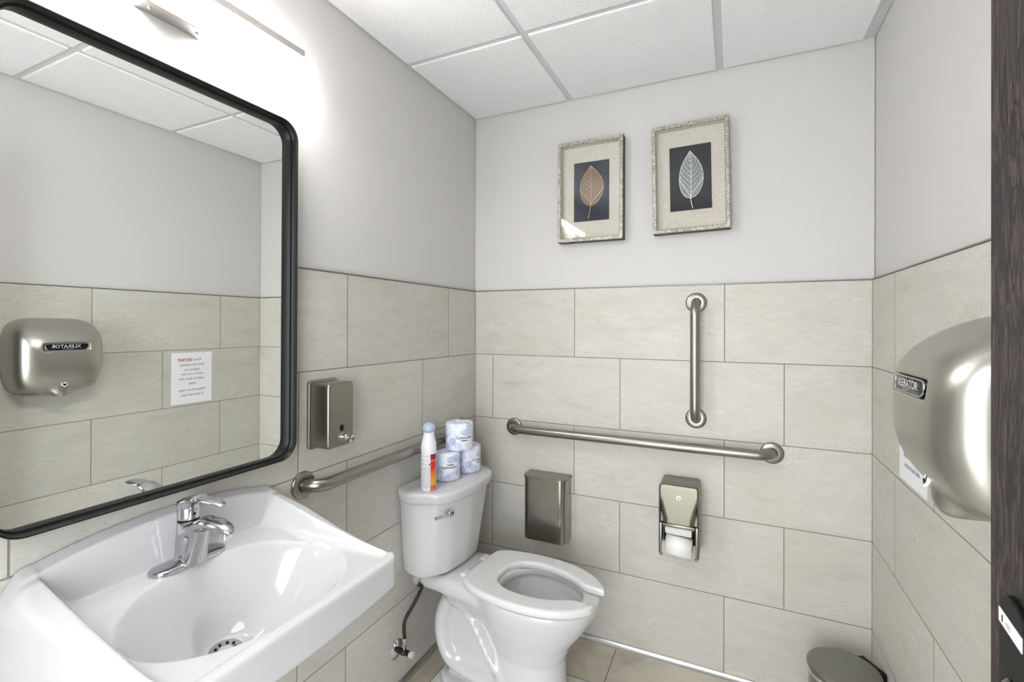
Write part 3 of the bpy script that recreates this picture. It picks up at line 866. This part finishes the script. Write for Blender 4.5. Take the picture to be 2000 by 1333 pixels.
tag(r2, 'wrapped toilet paper roll nearest the corner, at the right end of the lid', 'toilet paper roll', GR)
r3.location = (0.136, -0.372, LID + 0.1122); r3.rotation_euler = (0, 0, look_angle(0.136, -0.372) + 0.35)
tag(r3, 'blue patterned toilet paper roll stacked on top of the two others', 'toilet paper roll', GR)

sb = empty('air_freshener_bottle', (0.116, -0.560, LID)); sb.scale = (1.17, 1.17, 1.17); tag(sb, 'slim white air freshener spray bottle with orange stripe and pale blue cap', 'spray bottle')
t = NT('bottle_label')
(x, y, z), vec = t.xyz()
ang = t.math('ARCTAN2', y, x)
a_s = look_angle(0.128, -0.545) + 0.72
dd = t.math('ABSOLUTE', t.math('SUBTRACT', ang, a_s))
stripe = t.math('MULTIPLY', t.math('LESS_THAN', dd, 0.48), t.math('LESS_THAN', z, 0.118))
zz = t.math('DIVIDE', z, 0.118)
grad = t.ramp(zz, [(0.0, c4((226, 150, 70))), (0.12, c4((205, 80, 110))), (0.2, c4((232, 190, 40))), (0.45, c4((240, 130, 20))), (0.62, c4((222, 50, 30))), (0.8, c4((214, 40, 40))), (0.83, c4((230, 160, 90))), (0.86, c4((160, 20, 60))), (1.0, c4((140, 20, 70)))])
t.set(Base_Color=t.mix(stripe, c4((233, 232, 236)), grad), Roughness=0.3)
bt = obj('bottle', lathe_mesh([(0, 0.0), (0.022, 0.0), (0.0245, 0.003), (0.0245, 0.118), (0.0247, 0.1185), (0.0247, 0.135), (0.0235, 0.150), (0.020, 0.163), (0.0178, 0.172), (0.0168, 0.181), (0.0172, 0.190), (0.0, 0.190)], None, 48), t.m, sb, 50)
CAPM = simple('pale_blue_plastic', (172, 188, 208), 0.25)
bm = bmesh.new()
bmesh.ops.create_uvsphere(bm, u_segments=32, v_segments=20, radius=1.0)
ca = look_angle(0.128, -0.545)
for v in bm.verts:
    v.co = Vector((v.co.x * 0.0235, v.co.y * 0.0215, v.co.z * 0.0165))
    v.co = Matrix.Rotation(math.radians(14), 4, 'Y') @ v.co
    v.co = Matrix.Rotation(ca, 4, 'Z') @ v.co + Vector((0, 0, 0.198))
obj('spray_cap', bm_mesh(bm), CAPM, sb, 180)
rr_ = 0.0249
rows = [(0.112, 'air freshener', 0.0052), (0.100, 'o  ~  &', 0.0080), (0.088, '* ! A', 0.0085), (0.080, '-----', 0.005)]
tx = []
a_t = look_angle(0.128, -0.545) - 0.35
for z_, s_, sz in rows[:1]: tx.append(text_mesh(s_, sz, wrap_cyl(rr_, a_t, z_)))
for k in range(13):      # fine print reads only as grey lines
    z_ = 0.076 - k * 0.0052
    wdt = [0.028, 0.031, 0.03, 0.026, 0.031, 0.029, 0.03, 0.022, 0.03, 0.031, 0.027, 0.03, 0.018][k]
    vs = []; fs = []
    for i in range(9):
        x_ = -wdt / 2 + wdt * i / 8
        for s_ in (-1, 1): vs.append(wrap_cyl(rr_, a_t, z_)(x_, s_ * 0.0006))
    fs = [(2 * i, 2 * i + 2, 2 * i + 3, 2 * i + 1) for i in range(8)]
    tx.append(mesh_from(vs, fs))
FP = simple('grey_violet_ink', (150, 145, 170), 0.6)
for m_ in tx: obj('print_line', m_, FP, bt)
icons = []
for (xo, zo, rad_, nn_) in ((-0.010, 0.099, 0.0034, 16), (0.004, 0.099, 0.0038, 5), (0.0, 0.086, 0.0034, 12)):
    ring = [wrap_cyl(rr_, a_t, zo)(xo + rad_ * math.cos(2 * math.pi * k / nn_), rad_ * math.sin(2 * math.pi * k / nn_)) for k in range(nn_)]
    icons.append(mesh_from(ring, [tuple(range(nn_))]))
GI = simple('pale_green_ink', (172, 206, 190), 0.6)
for m_ in icons: obj('symbol', m_, GI, bt)
icons = []
for (xo, zo, rad_) in ((-0.0125, 0.086, 0.0026), (0.011, 0.086, 0.0032)):
    ring = [wrap_cyl(rr_, a_t, zo)(xo + rad_ * math.cos(a) * 0.7, rad_ * (math.sin(a) + (0.5 if abs(a - math.pi / 2) < 0.1 else 0))) for a in [2 * math.pi * k / 12 for k in range(12)]]
    icons.append(mesh_from(ring, [tuple(range(12))]))
for m_ in icons: obj('symbol', m_, INK, bt)

# ---------------------------------------------------------------- napkin disposal bin on the back wall
STEEL_BIN = brushed('bin_steel', (168, 162, 154), 0.21, 'z')
nb = empty('napkin_disposal_bin', (0.4, 0, 0.43)); tag(nb, 'brushed steel wall bin with rounded front corners behind the toilet seat', 'waste bin')
def dplan(w_, d_, r_, y0=0.0, n=8, k0=0.004):
    out = [(-w_ / 2, y0), ]
    for k in range(n + 1):
        a = math.radians(180 + 90 * k / n); out.append((-w_ / 2 + r_ + r_ * math.cos(a), -d_ + r_ + r_ * math.sin(a)))
    for k in range(n + 1):
        a = math.radians(270 + 90 * k / n); out.append((w_ / 2 - r_ + r_ * math.cos(a), -d_ + r_ + r_ * math.sin(a)))
    out.append((w_ / 2, y0))
    return out
def dring(z_, w_, d_, r_): return [Vector((a, b, z_)) for a, b in dplan(w_, d_, r_)]
BW, BD = 0.197, 0.098
obj('body', loft_mesh([dring(0.0, BW - 0.004, BD - 0.002, 0.028), dring(0.003, BW, BD, 0.030), dring(0.272, BW, BD, 0.030)]), STEEL_BIN, nb, 30)
obj('lid', loft_mesh([dring(0.270, BW + 0.003, BD + 0.002, 0.031), dring(0.271, BW + 0.006, BD + 0.004, 0.033), dring(0.2795, BW + 0.006, BD + 0.004, 0.033), dring(0.281, BW + 0.002, BD + 0.002, 0.032)]), STEEL_X, nb, 30)
obj('finger_tab', box_mesh((-0.028, -BD - 0.0062, 0.2715), (0.022, -BD - 0.003, 0.279), 0.001, 1), STEEL_X, nb)
obj('seam', box_mesh((BW / 2 - 0.036, -BD - 0.0012, 0.002), (BW / 2 - 0.0335, -BD + 0.002, 0.270), 0.0004, 1), CHROME_SOFT, nb)

# ---------------------------------------------------------------- toilet paper dispenser
STEEL_D = brushed('dispenser_steel', (142, 140, 126), 0.36, 'x')
STEEL_DV = brushed('dispenser_steel_sides', (142, 139, 130), 0.32, 'z')
pdx = 0.9665
pd = empty('paper_dispenser', (pdx, 0, 0.50)); tag(pd, 'steel two-roll toilet paper dispenser with a lock on the back wall', 'paper dispenser')
PW, PD, PH = 0.146, 0.130, 0.268
bm = bmesh.new()
# hood: sides and top bent from sheet, loft of open profile rings front to back
def hood_ring(y_, ins, top):
    w_ = PW / 2 - ins
    r_ = 0.014
    pts = [(-w_, 0.0)]
    pts += [(-w_ + r_ + r_ * math.cos(math.radians(180 - 15 * k)), top - r_ + r_ * math.sin(math.radians(180 - 15 * k))) for k in range(7)]
    pts += [(w_ - r_ + r_ * math.cos(math.radians(90 - 15 * k)), top - r_ + r_ * math.sin(math.radians(90 - 15 * k))) for k in range(7)]
    pts += [(w_, 0.0)]
    return [Vector((a, y_, b)) for a, b in pts]
hood = loft_mesh([hood_ring(0, 0.0, PH), hood_ring(-0.06, 0.0, PH), hood_ring(-PD + 0.012, 0.0, PH), hood_ring(-PD + 0.004, 0.0, PH - 0.001), hood_ring(-PD, 0.004, PH - 0.005)], False, False, False)
ho = obj('hood', hood, STEEL_DV, pd, 50)
sol = ho.modifiers.new('sheet', 'SOLIDIFY'); sol.thickness = 0.0016; sol.offset = -1
OPT = 0.118
w2 = PW / 2 - 0.004
vs = []; fs = []
NU, NV = 36, 36
ztop_ = PH - 0.005
for j in range(NV + 1):
    z_ = OPT + (ztop_ - OPT) * j / NV
    lim = w2
    if z_ > ztop_ - 0.010: lim = w2 - 0.010 + math.sqrt(max(0.010 ** 2 - (z_ - ztop_ + 0.010) ** 2, 0))
    for i in range(NU + 1):
        x_ = lim * (2 * i / NU - 1)
        t_ = min(max((ztop_ - 0.030 - z_) / 0.10, 0), 1)
        xc = w2 - 0.004 - 0.026 * t_
        rcs = min(max((abs(x_) - xc) / 0.020, 0), 1); rcs = rcs * rcs * (3 - 2 * rcs)
        vs.append((x_, -PD + 0.009 * rcs * min(t_ * 2.5, 1), z_))
for j in range(NV):
    for i in range(NU):
        a = j * (NU + 1) + i; fs.append((a, a + 1, a + NU + 2, a + NU + 1))
fc = obj('front_cover', mesh_from(vs, fs), STEEL_D, pd, 180)
so_ = fc.modifiers.new('sheet', 'SOLIDIFY'); so_.thickness = 0.0015; so_.offset = 0
bm = bmesh.new()
for lo, hi in (((-w2 - 0.001, -PD - 0.002, -0.003), (-w2 + 0.0075, -PD + 0.004, OPT)), ((w2 - 0.0075, -PD - 0.002, -0.003), (w2 + 0.001, -PD + 0.004, OPT)), ((-w2 + 0.010, -PD - 0.002, OPT - 0.013), (w2 - 0.010, -PD + 0.004, OPT))):
    add_box(bm, lo, hi, 0.0015, 2)
for sx in (-1, 1): add_box(bm, (sx * (w2 - 0.005) - 0.006, -PD - 0.003, -0.009), (sx * (w2 - 0.005) + 0.006, -PD + 0.008, -0.001), 0.001, 1)
obj('opening_frame', bm_mesh(bm), STEEL_DV, pd, 30)
obj('inner_back', box_mesh((-w2 + 0.001, -0.012, 0.0), (w2 - 0.001, -0.002, PH - 0.02)), BLACK_PL, pd)
lk = obj('lock', lathe_mesh([(0.009, 0), (0.009, 0.0015), (0.0075, 0.0025), (0, 0.0025)], axis_matrix((0.0, -PD - 0.0002, 0.222), (0, -1, 0)), 32), WHITE_PL, pd, 40)
obj('keyhole', box_mesh((-0.0012, -PD - 0.0035, 0.2175), (0.0012, -PD - 0.0024, 0.2265)), BLACK_PL, lk)
def bare_roll(z_, y_, w_, rad_, tilt, label):
    rt_ = empty('toilet_paper_roll', (pdx - 0.004, y_, 0.50 + z_), (0, tilt, 0))
    tag(rt_, label, 'toilet paper roll')
    M = axis_matrix((-w_ / 2, 0, 0), (1, 0, 0))
    obj('paper', lathe_mesh([(0.02, 0.001), (rad_ - 0.002, 0), (rad_, 0.002), (rad_, w_ - 0.002), (rad_ - 0.002, w_), (0.02, w_ - 0.001)], M, 48), TISSUE, rt_, 40)
    obj('core', lathe_mesh([(0.02, -0.002), (0.02, w_ + 0.002), (0.018, w_ + 0.002), (0.018, -0.002), (0.02, -0.002)], M, 28), simple('cardboard', (150, 130, 105), 0.8), rt_, 40)
    return rt_
bare_roll(0.086, -0.070, 0.098, 0.030, 0.02, 'white bare paper roll in the upper part of the steel dispenser opening')
lr = bare_roll(0.022, -0.074, 0.098, 0.032, 0.07, 'white bare paper roll hanging lower in the steel dispenser, loose sheet down')
sheet = []
for i in range(9):
    a = math.radians(150 - 150 * i / 8 * 1.0)
for i in range(10):
    if i < 6:
        a = math.radians(95 + 17 * i); yy = 0.0332 * math.cos(a); zz_ = 0.0332 * math.sin(a)
    else:
        yy = -0.0332 + 0.004 * (i - 6); zz_ = -0.008 - 0.012 * (i - 6)
    sheet.append([(-0.047, yy, zz_), (0.050, yy, zz_)])
vs = [p for r_ in sheet for p in r_]
so = obj('loose_sheet', mesh_from(vs, [(2 * i, 2 * i + 1, 2 * i + 3, 2 * i + 2) for i in range(9)]), TISSUE, lr, 60)
sm = so.modifiers.new('t', 'SOLIDIFY'); sm.thickness = 0.0006

# ---------------------------------------------------------------- framed leaf pictures
t = NT('hammered_silver_leaf')
_, vec = t.xyz()
n1 = t.noise(vec, 160, 6, 0.75); n2 = t.noise(vec, 520, 3, 0.7)
mm = t.math('ADD', t.math('MULTIPLY', n1, 0.6), t.math('MULTIPLY', n2, 0.4))
t.set(Base_Color=t.ramp(mm, [(0.38, c4((70, 68, 60))), (0.5, c4((170, 166, 154))), (0.6, c4((226, 222, 210)))]), Metallic=0.75, Roughness=t.math('ADD', 0.2, t.math('MULTIPLY', n1, 0.3)))
t.bump(mm, 0.9, 0.0025)
SILVER = t.m
SIDE = simple('dark_olive_frame_side', (52, 54, 46), 0.5, 0.3)
t = NT('linen_mat'); (x, y, z), vec = t.xyz()
n1 = t.noise(vec, 300, 3, 0.6)
t.set(Base_Color=t.ramp(n1, [(0.35, c4((196, 192, 178))), (0.65, c4((222, 218, 206)))]), Roughness=0.9); t.bump(n1, 0.3, 0.0006)
LINEN = t.m
CARD1 = paint_mat('dark_blue_card', (40, 46, 62)); CARD2 = paint_mat('charcoal_card', (34, 35, 42))
gl = NT('picture_glass')
tr = gl.node('ShaderNodeBsdfTransparent'); gs = gl.node('ShaderNodeBsdfGlossy'); gs.inputs['Roughness'].default_value = 0.0
fz = gl.node('ShaderNodeFresnel'); fz.inputs['IOR'].default_value = 1.36
mx = gl.node('ShaderNodeMixShader')
gl.link(fz.outputs[0], mx.inputs[0]); gl.link(tr.outputs[0], mx.inputs[1]); gl.link(gs.outputs[0], mx.inputs[2])
gl.link(mx.outputs[0], gl.n['Material Output'].inputs[0])
PGLASS = gl.m
def leaf_mat(name, rgb):
    t = NT(name); (x, y, z), vec = t.xyz()
    vo = t.node('ShaderNodeTexVoronoi'); vo.feature = 'DISTANCE_TO_EDGE'; vo.inputs['Scale'].default_value = 420; t.link(vec, vo.inputs['Vector'])
    net = t.ramp(vo.outputs['Distance'], [(0.03, (0.8, 0.8, 0.8, 1)), (0.12, (0.10, 0.10, 0.10, 1))])
    t.set(Base_Color=c4(rgb), Roughness=0.45, Metallic=0.3, Alpha=net)
    return t.m
def leaf_picture(label, cx, cz, w_, h_, rot, card, leafrgb, lw, lh, lz, stem, broad, lx=0.0, slen=0.042):
    root = empty('framed_leaf_picture', (cx, TH, cz), (0, rot, 0)); tag(root, label, 'picture', 'framed skeleton leaf pictures on the back wall')
    D = 0.047; fwid = 0.0165
    prof = [(0.0, 0.0), (0.0, D - 0.002), (0.0015, D), (fwid - 0.003, D), (fwid - 0.0015, D - 0.002), (fwid, D - 0.006), (fwid, 0.008)]
    rings = []
    for off, y_ in prof:
        a, b = w_ / 2 - off, h_ / 2 - off
        rings.append([Vector((u, -y_, v)) for u, v in ((-a, -b), (a, -b), (a, b), (-a, b))])
    me = loft_mesh(rings, False, False)
    fo = obj('frame', me, [SIDE, SILVER, LINEN], root)
    for p in me.polygons:
        c = p.center
        inner = abs(c.x) < w_ / 2 - 0.004 and abs(c.z) < h_ / 2 - 0.004
        p.material_index = 1 if (-c.y > D - 0.0045) else (2 if inner else 0)
    obj('linen_mat', box_mesh((-w_ / 2 + 0.01, -0.012, -h_ / 2 + 0.01), (w_ / 2 - 0.01, -0.003, h_ / 2 - 0.01)), LINEN, root)
    cw, ch = 0.158, 0.262
    obj('backing_card', box_mesh((-cw / 2, -0.016, -ch / 2 + 0.003), (cw / 2, -0.0125, ch / 2 + 0.003)), card, root)
    obj('glass', box_mesh((-w_ / 2 + fwid - 0.001, -D + 0.008, -h_ / 2 + fwid - 0.001), (w_ / 2 - fwid + 0.001, -D + 0.0065, h_ / 2 - fwid + 0.001)), PGLASS, root)
    # leaf blade outline, tip up
    def half(t_):     # t_ 0 base .. 1 tip
        e_ = 0.60 + 0.38 * min(max((t_ - 0.62) / 0.38, 0), 1)
        return lw / 2 * (max(math.sin(math.pi * t_ ** broad), 0) ** e_) * (1 - 0.08 * t_)
    N = 40; yb = -0.019
    z0 = lz - lh / 2
    def mid(t_): return lx + 0.004 * math.sin(3.0 * t_)
    vs = []; fs = []
    for i in range(N + 1):
        t_ = i / N
        hw = half(min(max(t_, 0.0), 1.0)); zz_ = z0 + lh * t_
        for s_ in (-1, -0.5, 0, 0.5, 1): vs.append((mid(t_) + s_ * hw, yb - 0.002 * (1 - s_ * s_) * math.sin(math.pi * t_), zz_))
    for i in range(N):
        for j in range(4):
            a = i * 5 + j; fs.append((a, a + 1, a + 6, a + 5))
    lf = obj('leaf', mesh_from(vs, fs), leaf_mat('leaf_net', leafrgb), root, 180)
    bm = bmesh.new()
    yv = yb - 0.0022
    add_tube(bm, [(mid(i / N), yv, z0 + lh * i / N) for i in range(N + 1)], [0.0016 - 0.0010 * i / N for i in range(N + 1)], 8)
    add_tube(bm, smooth_path([(mid(0), yv, z0 + 0.002), (mid(0) + stem * 0.4, yv, z0 - 0.48 * slen), (mid(0) + stem, yv, z0 - slen)], 5), 0.0016, 8)
    for s_ in (-1, 1):
        add_tube(bm, [(mid(i / N) + s_ * half(i / N), yv, z0 + lh * i / N) for i in range(N + 1)], 0.0009, 6)
        for t0 in (0.02, 0.05, 0.12, 0.22, 0.33, 0.44, 0.55, 0.66, 0.76, 0.85):
            p = []
            reach = 0.30 if t0 > 0.06 else 0.38
            for k in range(7):
                q_ = k / 6; tt = t0 + reach * (q_ ** 1.15) * (1 - 0.35 * t0)
                if tt > 0.985: break
                p.append((mid(tt) + s_ * half(tt) * min(q_ ** 0.9, 0.97), yv, z0 + lh * tt))
            if len(p) > 2: add_tube(bm, p, 0.00065, 5)
    obj('leaf_veins', bm_mesh(bm), simple('leaf_vein_' + card.name, [min(255, v_ + 34) for v_ in leafrgb], 0.35, 0.2), lf)
    return root
leaf_picture('left framed picture of a copper coloured skeleton leaf on dark blue card', 0.5855, 1.974, 0.291, 0.444, 0.0, CARD1, (190, 160, 128), 0.108, 0.176, 0.026, -0.010, 0.86, -0.001, 0.058)
leaf_picture('right framed picture of a silver white skeleton leaf on charcoal card', 0.996, 1.981, 0.290, 0.440, math.radians(-1.1), CARD2, (214, 220, 222), 0.094, 0.192, 0.014, 0.008, 0.82, 0.0, 0.042)

# ---------------------------------------------------------------- hand dryer on the right wall
hd = empty('hand_dryer', (W, -1.030, 1.238)); tag(hd, 'brushed steel automatic hand dryer on the right wall by the door', 'hand dryer')
# local frame: out of wall = -x ; y along wall ; z up.  half width .150, half height .165, depth .17
def dryer_sdf(X, Y, Z):
    # rounded cover: superellipse outline and a domed side profile
    up_ = ss(-0.01, 0.165, Z)
    prof_d = 0.176 - 0.10 * np.clip((Z - 0.02) / 0.145, 0, 1) ** 2.6 - 0.055 * np.clip((-Z - 0.02) / 0.145, 0, 1) ** 1.8
    w_ = 0.152 - 0.010 * np.clip(-Z / 0.165, 0, 1) ** 2
    box = (np.abs(Y / w_) ** 4.2 + np.abs((Z) / 0.166) ** 4.2) ** (1 / 4.2) - 1
    depth = (-X) / prof_d
    q = (np.abs(Y / w_) ** 4.6 + np.abs(Z / 0.166) ** 4.2 + np.clip(depth, 0, 9) ** 4.6) ** (1 / 4.4) - 1
    f = q * 0.15
    # nozzle bulge low in the middle and the scooped flanks beside it
    noz = sd_seg(X, Y, Z, (-0.085, 0, -0.085), (-0.105, 0, -0.138), 0.042, 0.036)
    scoopL = sd_seg(X, Y, Z, (-0.155, 0.085, -0.185), (-0.06, 0.085, -0.195), 0.048, 0.045)
    scoopR = sd_seg(X, Y, Z, (-0.155, -0.085, -0.185), (-0.06, -0.085, -0.195), 0.048, 0.045)
    f = smax(f, -scoopL, 0.025); f = smax(f, -scoopR, 0.025)
    f = smin(f, noz, 0.018)
    mouth = sd_seg(X, Y, Z, (-0.10, 0, -0.150), (-0.10, 0, -0.20), 0.021)
    f = smax(f, -mouth, 0.004)
    # recess for the name plate
    pl = np.maximum(np.maximum(np.abs(Y) - 0.079 + 0.25 * np.abs(Z - 0.045), np.abs(Z - 0.045) - 0.0150), (X + 0.167))
    f = smax(f, -pl, 0.004)
    return np.maximum(f, X + 0.0005)
obj('cover', sdf_mesh(dryer_sdf, (-0.187, -0.157, -0.185), (0, 0.157, 0.172), 0.0032, True, 2), brushed('dryer_brushed_steel', (184, 182, 173), 0.34, 'y', 420, 0.01), hd)
def plate_pt(x, y, lift=0.0): return (-0.1755 - lift + 0.0045 * (x / 0.075) ** 4, -x, 0.045 + y)
pts = rrect(0.150, 0.0275, 0.0125, 6)
pts = [(a * (1 - 0.10 * (-b + 0.0127) / 0.0254), b) for a, b in pts]
np_ = obj('name_plate', loft_mesh([[Vector(plate_pt(a, b, l_)) for a, b in pts] for l_ in (-0.003, 0.0)]), BLACK_GLOSS, hd)
obj('plate_rim', tube_mesh([Vector(plate_pt(a, b, 0.0)) for a, b in pts + pts[:1]], 0.0009, 8, False), CHROME, np_)
obj('lettering', text_mesh('XLERATOR', 0.0190, lambda x, y: plate_pt(x + 0.005, y + 0.002, 0.0006), bold=0.0003, spacing=1.04), simple('silver_lettering', (190, 192, 194), 0.35, 0.2), np_)
obj('small_lettering', text_mesh('EXCEL DRYER', 0.0048, lambda x, y: plate_pt(x, y - 0.0082, 0.0006), spacing=1.1), simple('silver_small_lettering', (170, 172, 174), 0.4), np_)
# arrow sticker on the nozzle
def stk(x, y, l_=0.0): return (-0.1490 - l_ + 0.22 * (y + 0.0), -x, -0.112 + y)
arrow = [(-0.009, 0.011), (0.009, 0.011), (0.009, -0.003), (0.013, -0.003), (0.0, -0.014), (-0.013, -0.003), (-0.009, -0.003)]
st = obj('sticker', loft_mesh([[Vector(stk(a, b, l_)) for a, b in arrow] for l_ in (-0.004, 0.0006)]), PAPER, hd)
obj('arrow_mark', mesh_from([stk(a * 0.72, b * 0.72, 0.0012) for a, b in arrow], [tuple(range(7))]), BLACK_PL, st)
obj('hand_symbol', mesh_from([stk(a, b, 0.0018) for a, b in ((-0.004, 0.006), (0.004, 0.006), (0.004, -0.001), (0.001, 0.002), (-0.001, -0.001), (-0.004, 0.001))], [tuple(range(6))]), PAPER, st)
# ---------------------------------------------------------------- paper sign on the right wall
sg_ = empty('paper_notice', (W, -0.4155, 1.0845)); tag(sg_, 'white printed paper notice taped to the right wall between corner and hand dryer', 'sign')
sx = W
obj('sheet', box_mesh((-0.0012, -0.1085, -0.14), (-0.0003, 0.1085, 0.14)), PAPER, sg_)
def sp(x, y): return (-0.0016, -x, y)
lines = [('flush any sanitary', 0.073, 0.0185, 0), ('napkins (i.e', 0.046, 0.0185, 0), ('tampons, pads, paper', 0.022, 0.0140, 0), ('napkins) down the', -0.004, 0.0180, 0), ('toilet.', -0.031, 0.0185, 0), ('Please throw away', -0.066, 0.0185, 0), ('in the trash bins.', -0.093, 0.0185, 0)]
ms = [text_mesh(s_, sz, lambda x, y, yo=yo: sp(x * 1.0, y + yo)) for s_, yo, sz, _ in lines]
ms.append(text_mesh('Please', 0.0185, lambda x, y: sp(x - 0.003, y + 0.100), align='RIGHT'))
for m_ in ms: obj('printed_line', m_, INK, sg_)
ms = [text_mesh('DO NOT', 0.0185, lambda x, y: sp(x + 0.003, y + 0.100), align='LEFT', bold=0.0006)]
ms.append(mesh_from([sp(a, b) for a, b in ((0.003, 0.0905), (0.073, 0.0905), (0.073, 0.0918), (0.003, 0.0918))], [(0, 1, 2, 3)]))
obj('red_text', join_meshes(ms), RED, sg_)

# ---------------------------------------------------------------- trash can
tc_ = empty('trash_can', (1.481, -0.200, 0)); tag(tc_, 'small round steel trash can with closed lid in the right corner', 'trash can')
RC = 0.1
obj('body', lathe_mesh([(0, 0.004), (RC - 0.004, 0.004), (RC - 0.003, 0.02), (RC - 0.003, 0.255), (RC - 0.006, 0.256)], None, 72), STEEL_Z, tc_, 40)
obj('base_ring', lathe_mesh([(RC - 0.01, 0.0), (RC + 0.001, 0.0), (RC + 0.001, 0.016), (RC - 0.003, 0.018)], None, 72), BLACK_PL, tc_, 40)
obj('rim', lathe_mesh([(RC - 0.002, 0.248), (RC + 0.0015, 0.25), (RC + 0.0015, 0.262), (RC - 0.003, 0.264)], None, 72), CHROME, tc_, 40)
obj('lid', lathe_mesh([(RC - 0.004, 0.264), (RC + 0.002, 0.266), (RC + 0.003, 0.271), (RC + 0.0015, 0.277), (RC - 0.003, 0.280), (RC - 0.010, 0.2812), (RC - 0.013, 0.2815), (0.05, 0.2835), (0, 0.284)], None, 72), STEEL_LID, tc_, 25)
hM = Matrix.Rotation(math.radians(33), 4, 'Z')
bm = bmesh.new()
add_box(bm, (0.088, -0.050, 0.215), (0.118, 0.050, 0.276), 0.006, 3, hM)
obj('hinge', bm_mesh(bm), BLACK_PL, tc_, 40)
bm = bmesh.new()
M2 = Matrix.Rotation(math.radians(213), 4, 'Z')
add_box(bm, (0.09, -0.03, 0.008), (0.135, 0.03, 0.014), 0.002, 2, M2)
obj('pedal', bm_mesh(bm), STEEL_LID, tc_)

# ---------------------------------------------------------------- door (open, right beside the photographer)
t = NT('dark_stained_wood'); (x, y, z), vec = t.xyz()
mp = t.node('ShaderNodeMapping'); t.link(vec, mp.inputs[0]); mp.inputs['Scale'].default_value = (1.0, 9.0, 1.3)
n1 = t.noise(mp.outputs[0], 2.2, 5, 0.6, dist=2.4)
rings_ = t.math('SINE', t.math('MULTIPLY', n1, 46.0))
n2 = t.noise(mp.outputs[0], 30, 4, 0.6)
mp2 = t.node('ShaderNodeMapping'); t.link(vec, mp2.inputs[0]); mp2.inputs['Scale'].default_value = (1, 60, 1.6)
n3 = t.noise(mp2.outputs[0], 9, 3, 0.6)
fac = t.math('ADD', t.math('MULTIPLY', rings_, 0.20), t.math('ADD', t.math('MULTIPLY', n3, 0.45), t.math('MULTIPLY', n2, 0.35)))
t.set(Base_Color=t.ramp(fac, [(0.22, c4((26, 21, 22))), (0.42, c4((46, 40, 42))), (0.56, c4((64, 56, 57))), (0.74, c4((116, 76, 64)))]), Roughness=0.55); t.b.inputs['Specular IOR Level'].default_value = 0.3
WOOD = t.m
PSI = math.radians(6.8)
edge = Vector((1.431, -1.304, 0.0))
LW = 0.90
dvec = Vector((-math.sin(PSI), -math.cos(PSI), 0))          # from latch edge toward the hinges
hinge_pt = edge + dvec * LW
do = empty('door_1', hinge_pt, (0, 0, -PSI)); tag(do, kind='structure')
# local: leaf runs +y from the hinge; face seen by the camera at local x=0
obj('door_leaf', box_mesh((0, 0, 0.008), (0.044, LW, 2.04), 0.0015, 1), WOOD, do)
lockp = [[Vector((x_, LW - 0.092 + u, 1.015 + v)) for u, v in rrect(0.074 - 2 * i_, 0.172 - 2 * i_, 0.028 - i_, 10)] for x_, i_ in ((0.0, 0.0), (-0.005, 0.0), (-0.0065, 0.0015))]
pl_ = obj('lock_plate', loft_mesh(lockp), BLACK_PL, do, 30)
obj('indicator_strip', box_mesh((-0.0073, LW - 0.122, 1.064), (-0.0060, LW - 0.0575, 1.079), 0.0002, 1), WHITE_PL, pl_)
obj('indicator_mark', box_mesh((-0.0078, LW - 0.071, 1.068), (-0.0070, LW - 0.0685, 1.075)), INK, pl_)
obj('indicator_mark', box_mesh((-0.0078, LW - 0.095, 1.069), (-0.0070, LW - 0.080, 1.074)), simple('grey_print', (190, 192, 200), 0.6), pl_)
tt = obj('thumb_turn', lathe_mesh([(0.027, 0), (0.027, 0.002), (0.025, 0.004), (0.019, 0.0045), (0.018, 0.003), (0, 0.003)], axis_matrix((-0.0065, LW - 0.100, 0.995), (-1, 0, 0)), 48), BLACK_GLOSS, do, 40)
obj('thumb_wing', box_mesh((-0.019, LW - 0.105, 0.978), (-0.008, LW - 0.095, 1.012), 0.003, 2), BLACK_GLOSS, tt)
for z_ in (0.25, 1.02, 1.8):
    obj('hinge', tube_mesh([(0.003, -0.004, z_), (0.003, -0.004, z_ + 0.1)], 0.006, 12), STEEL_Z, do)
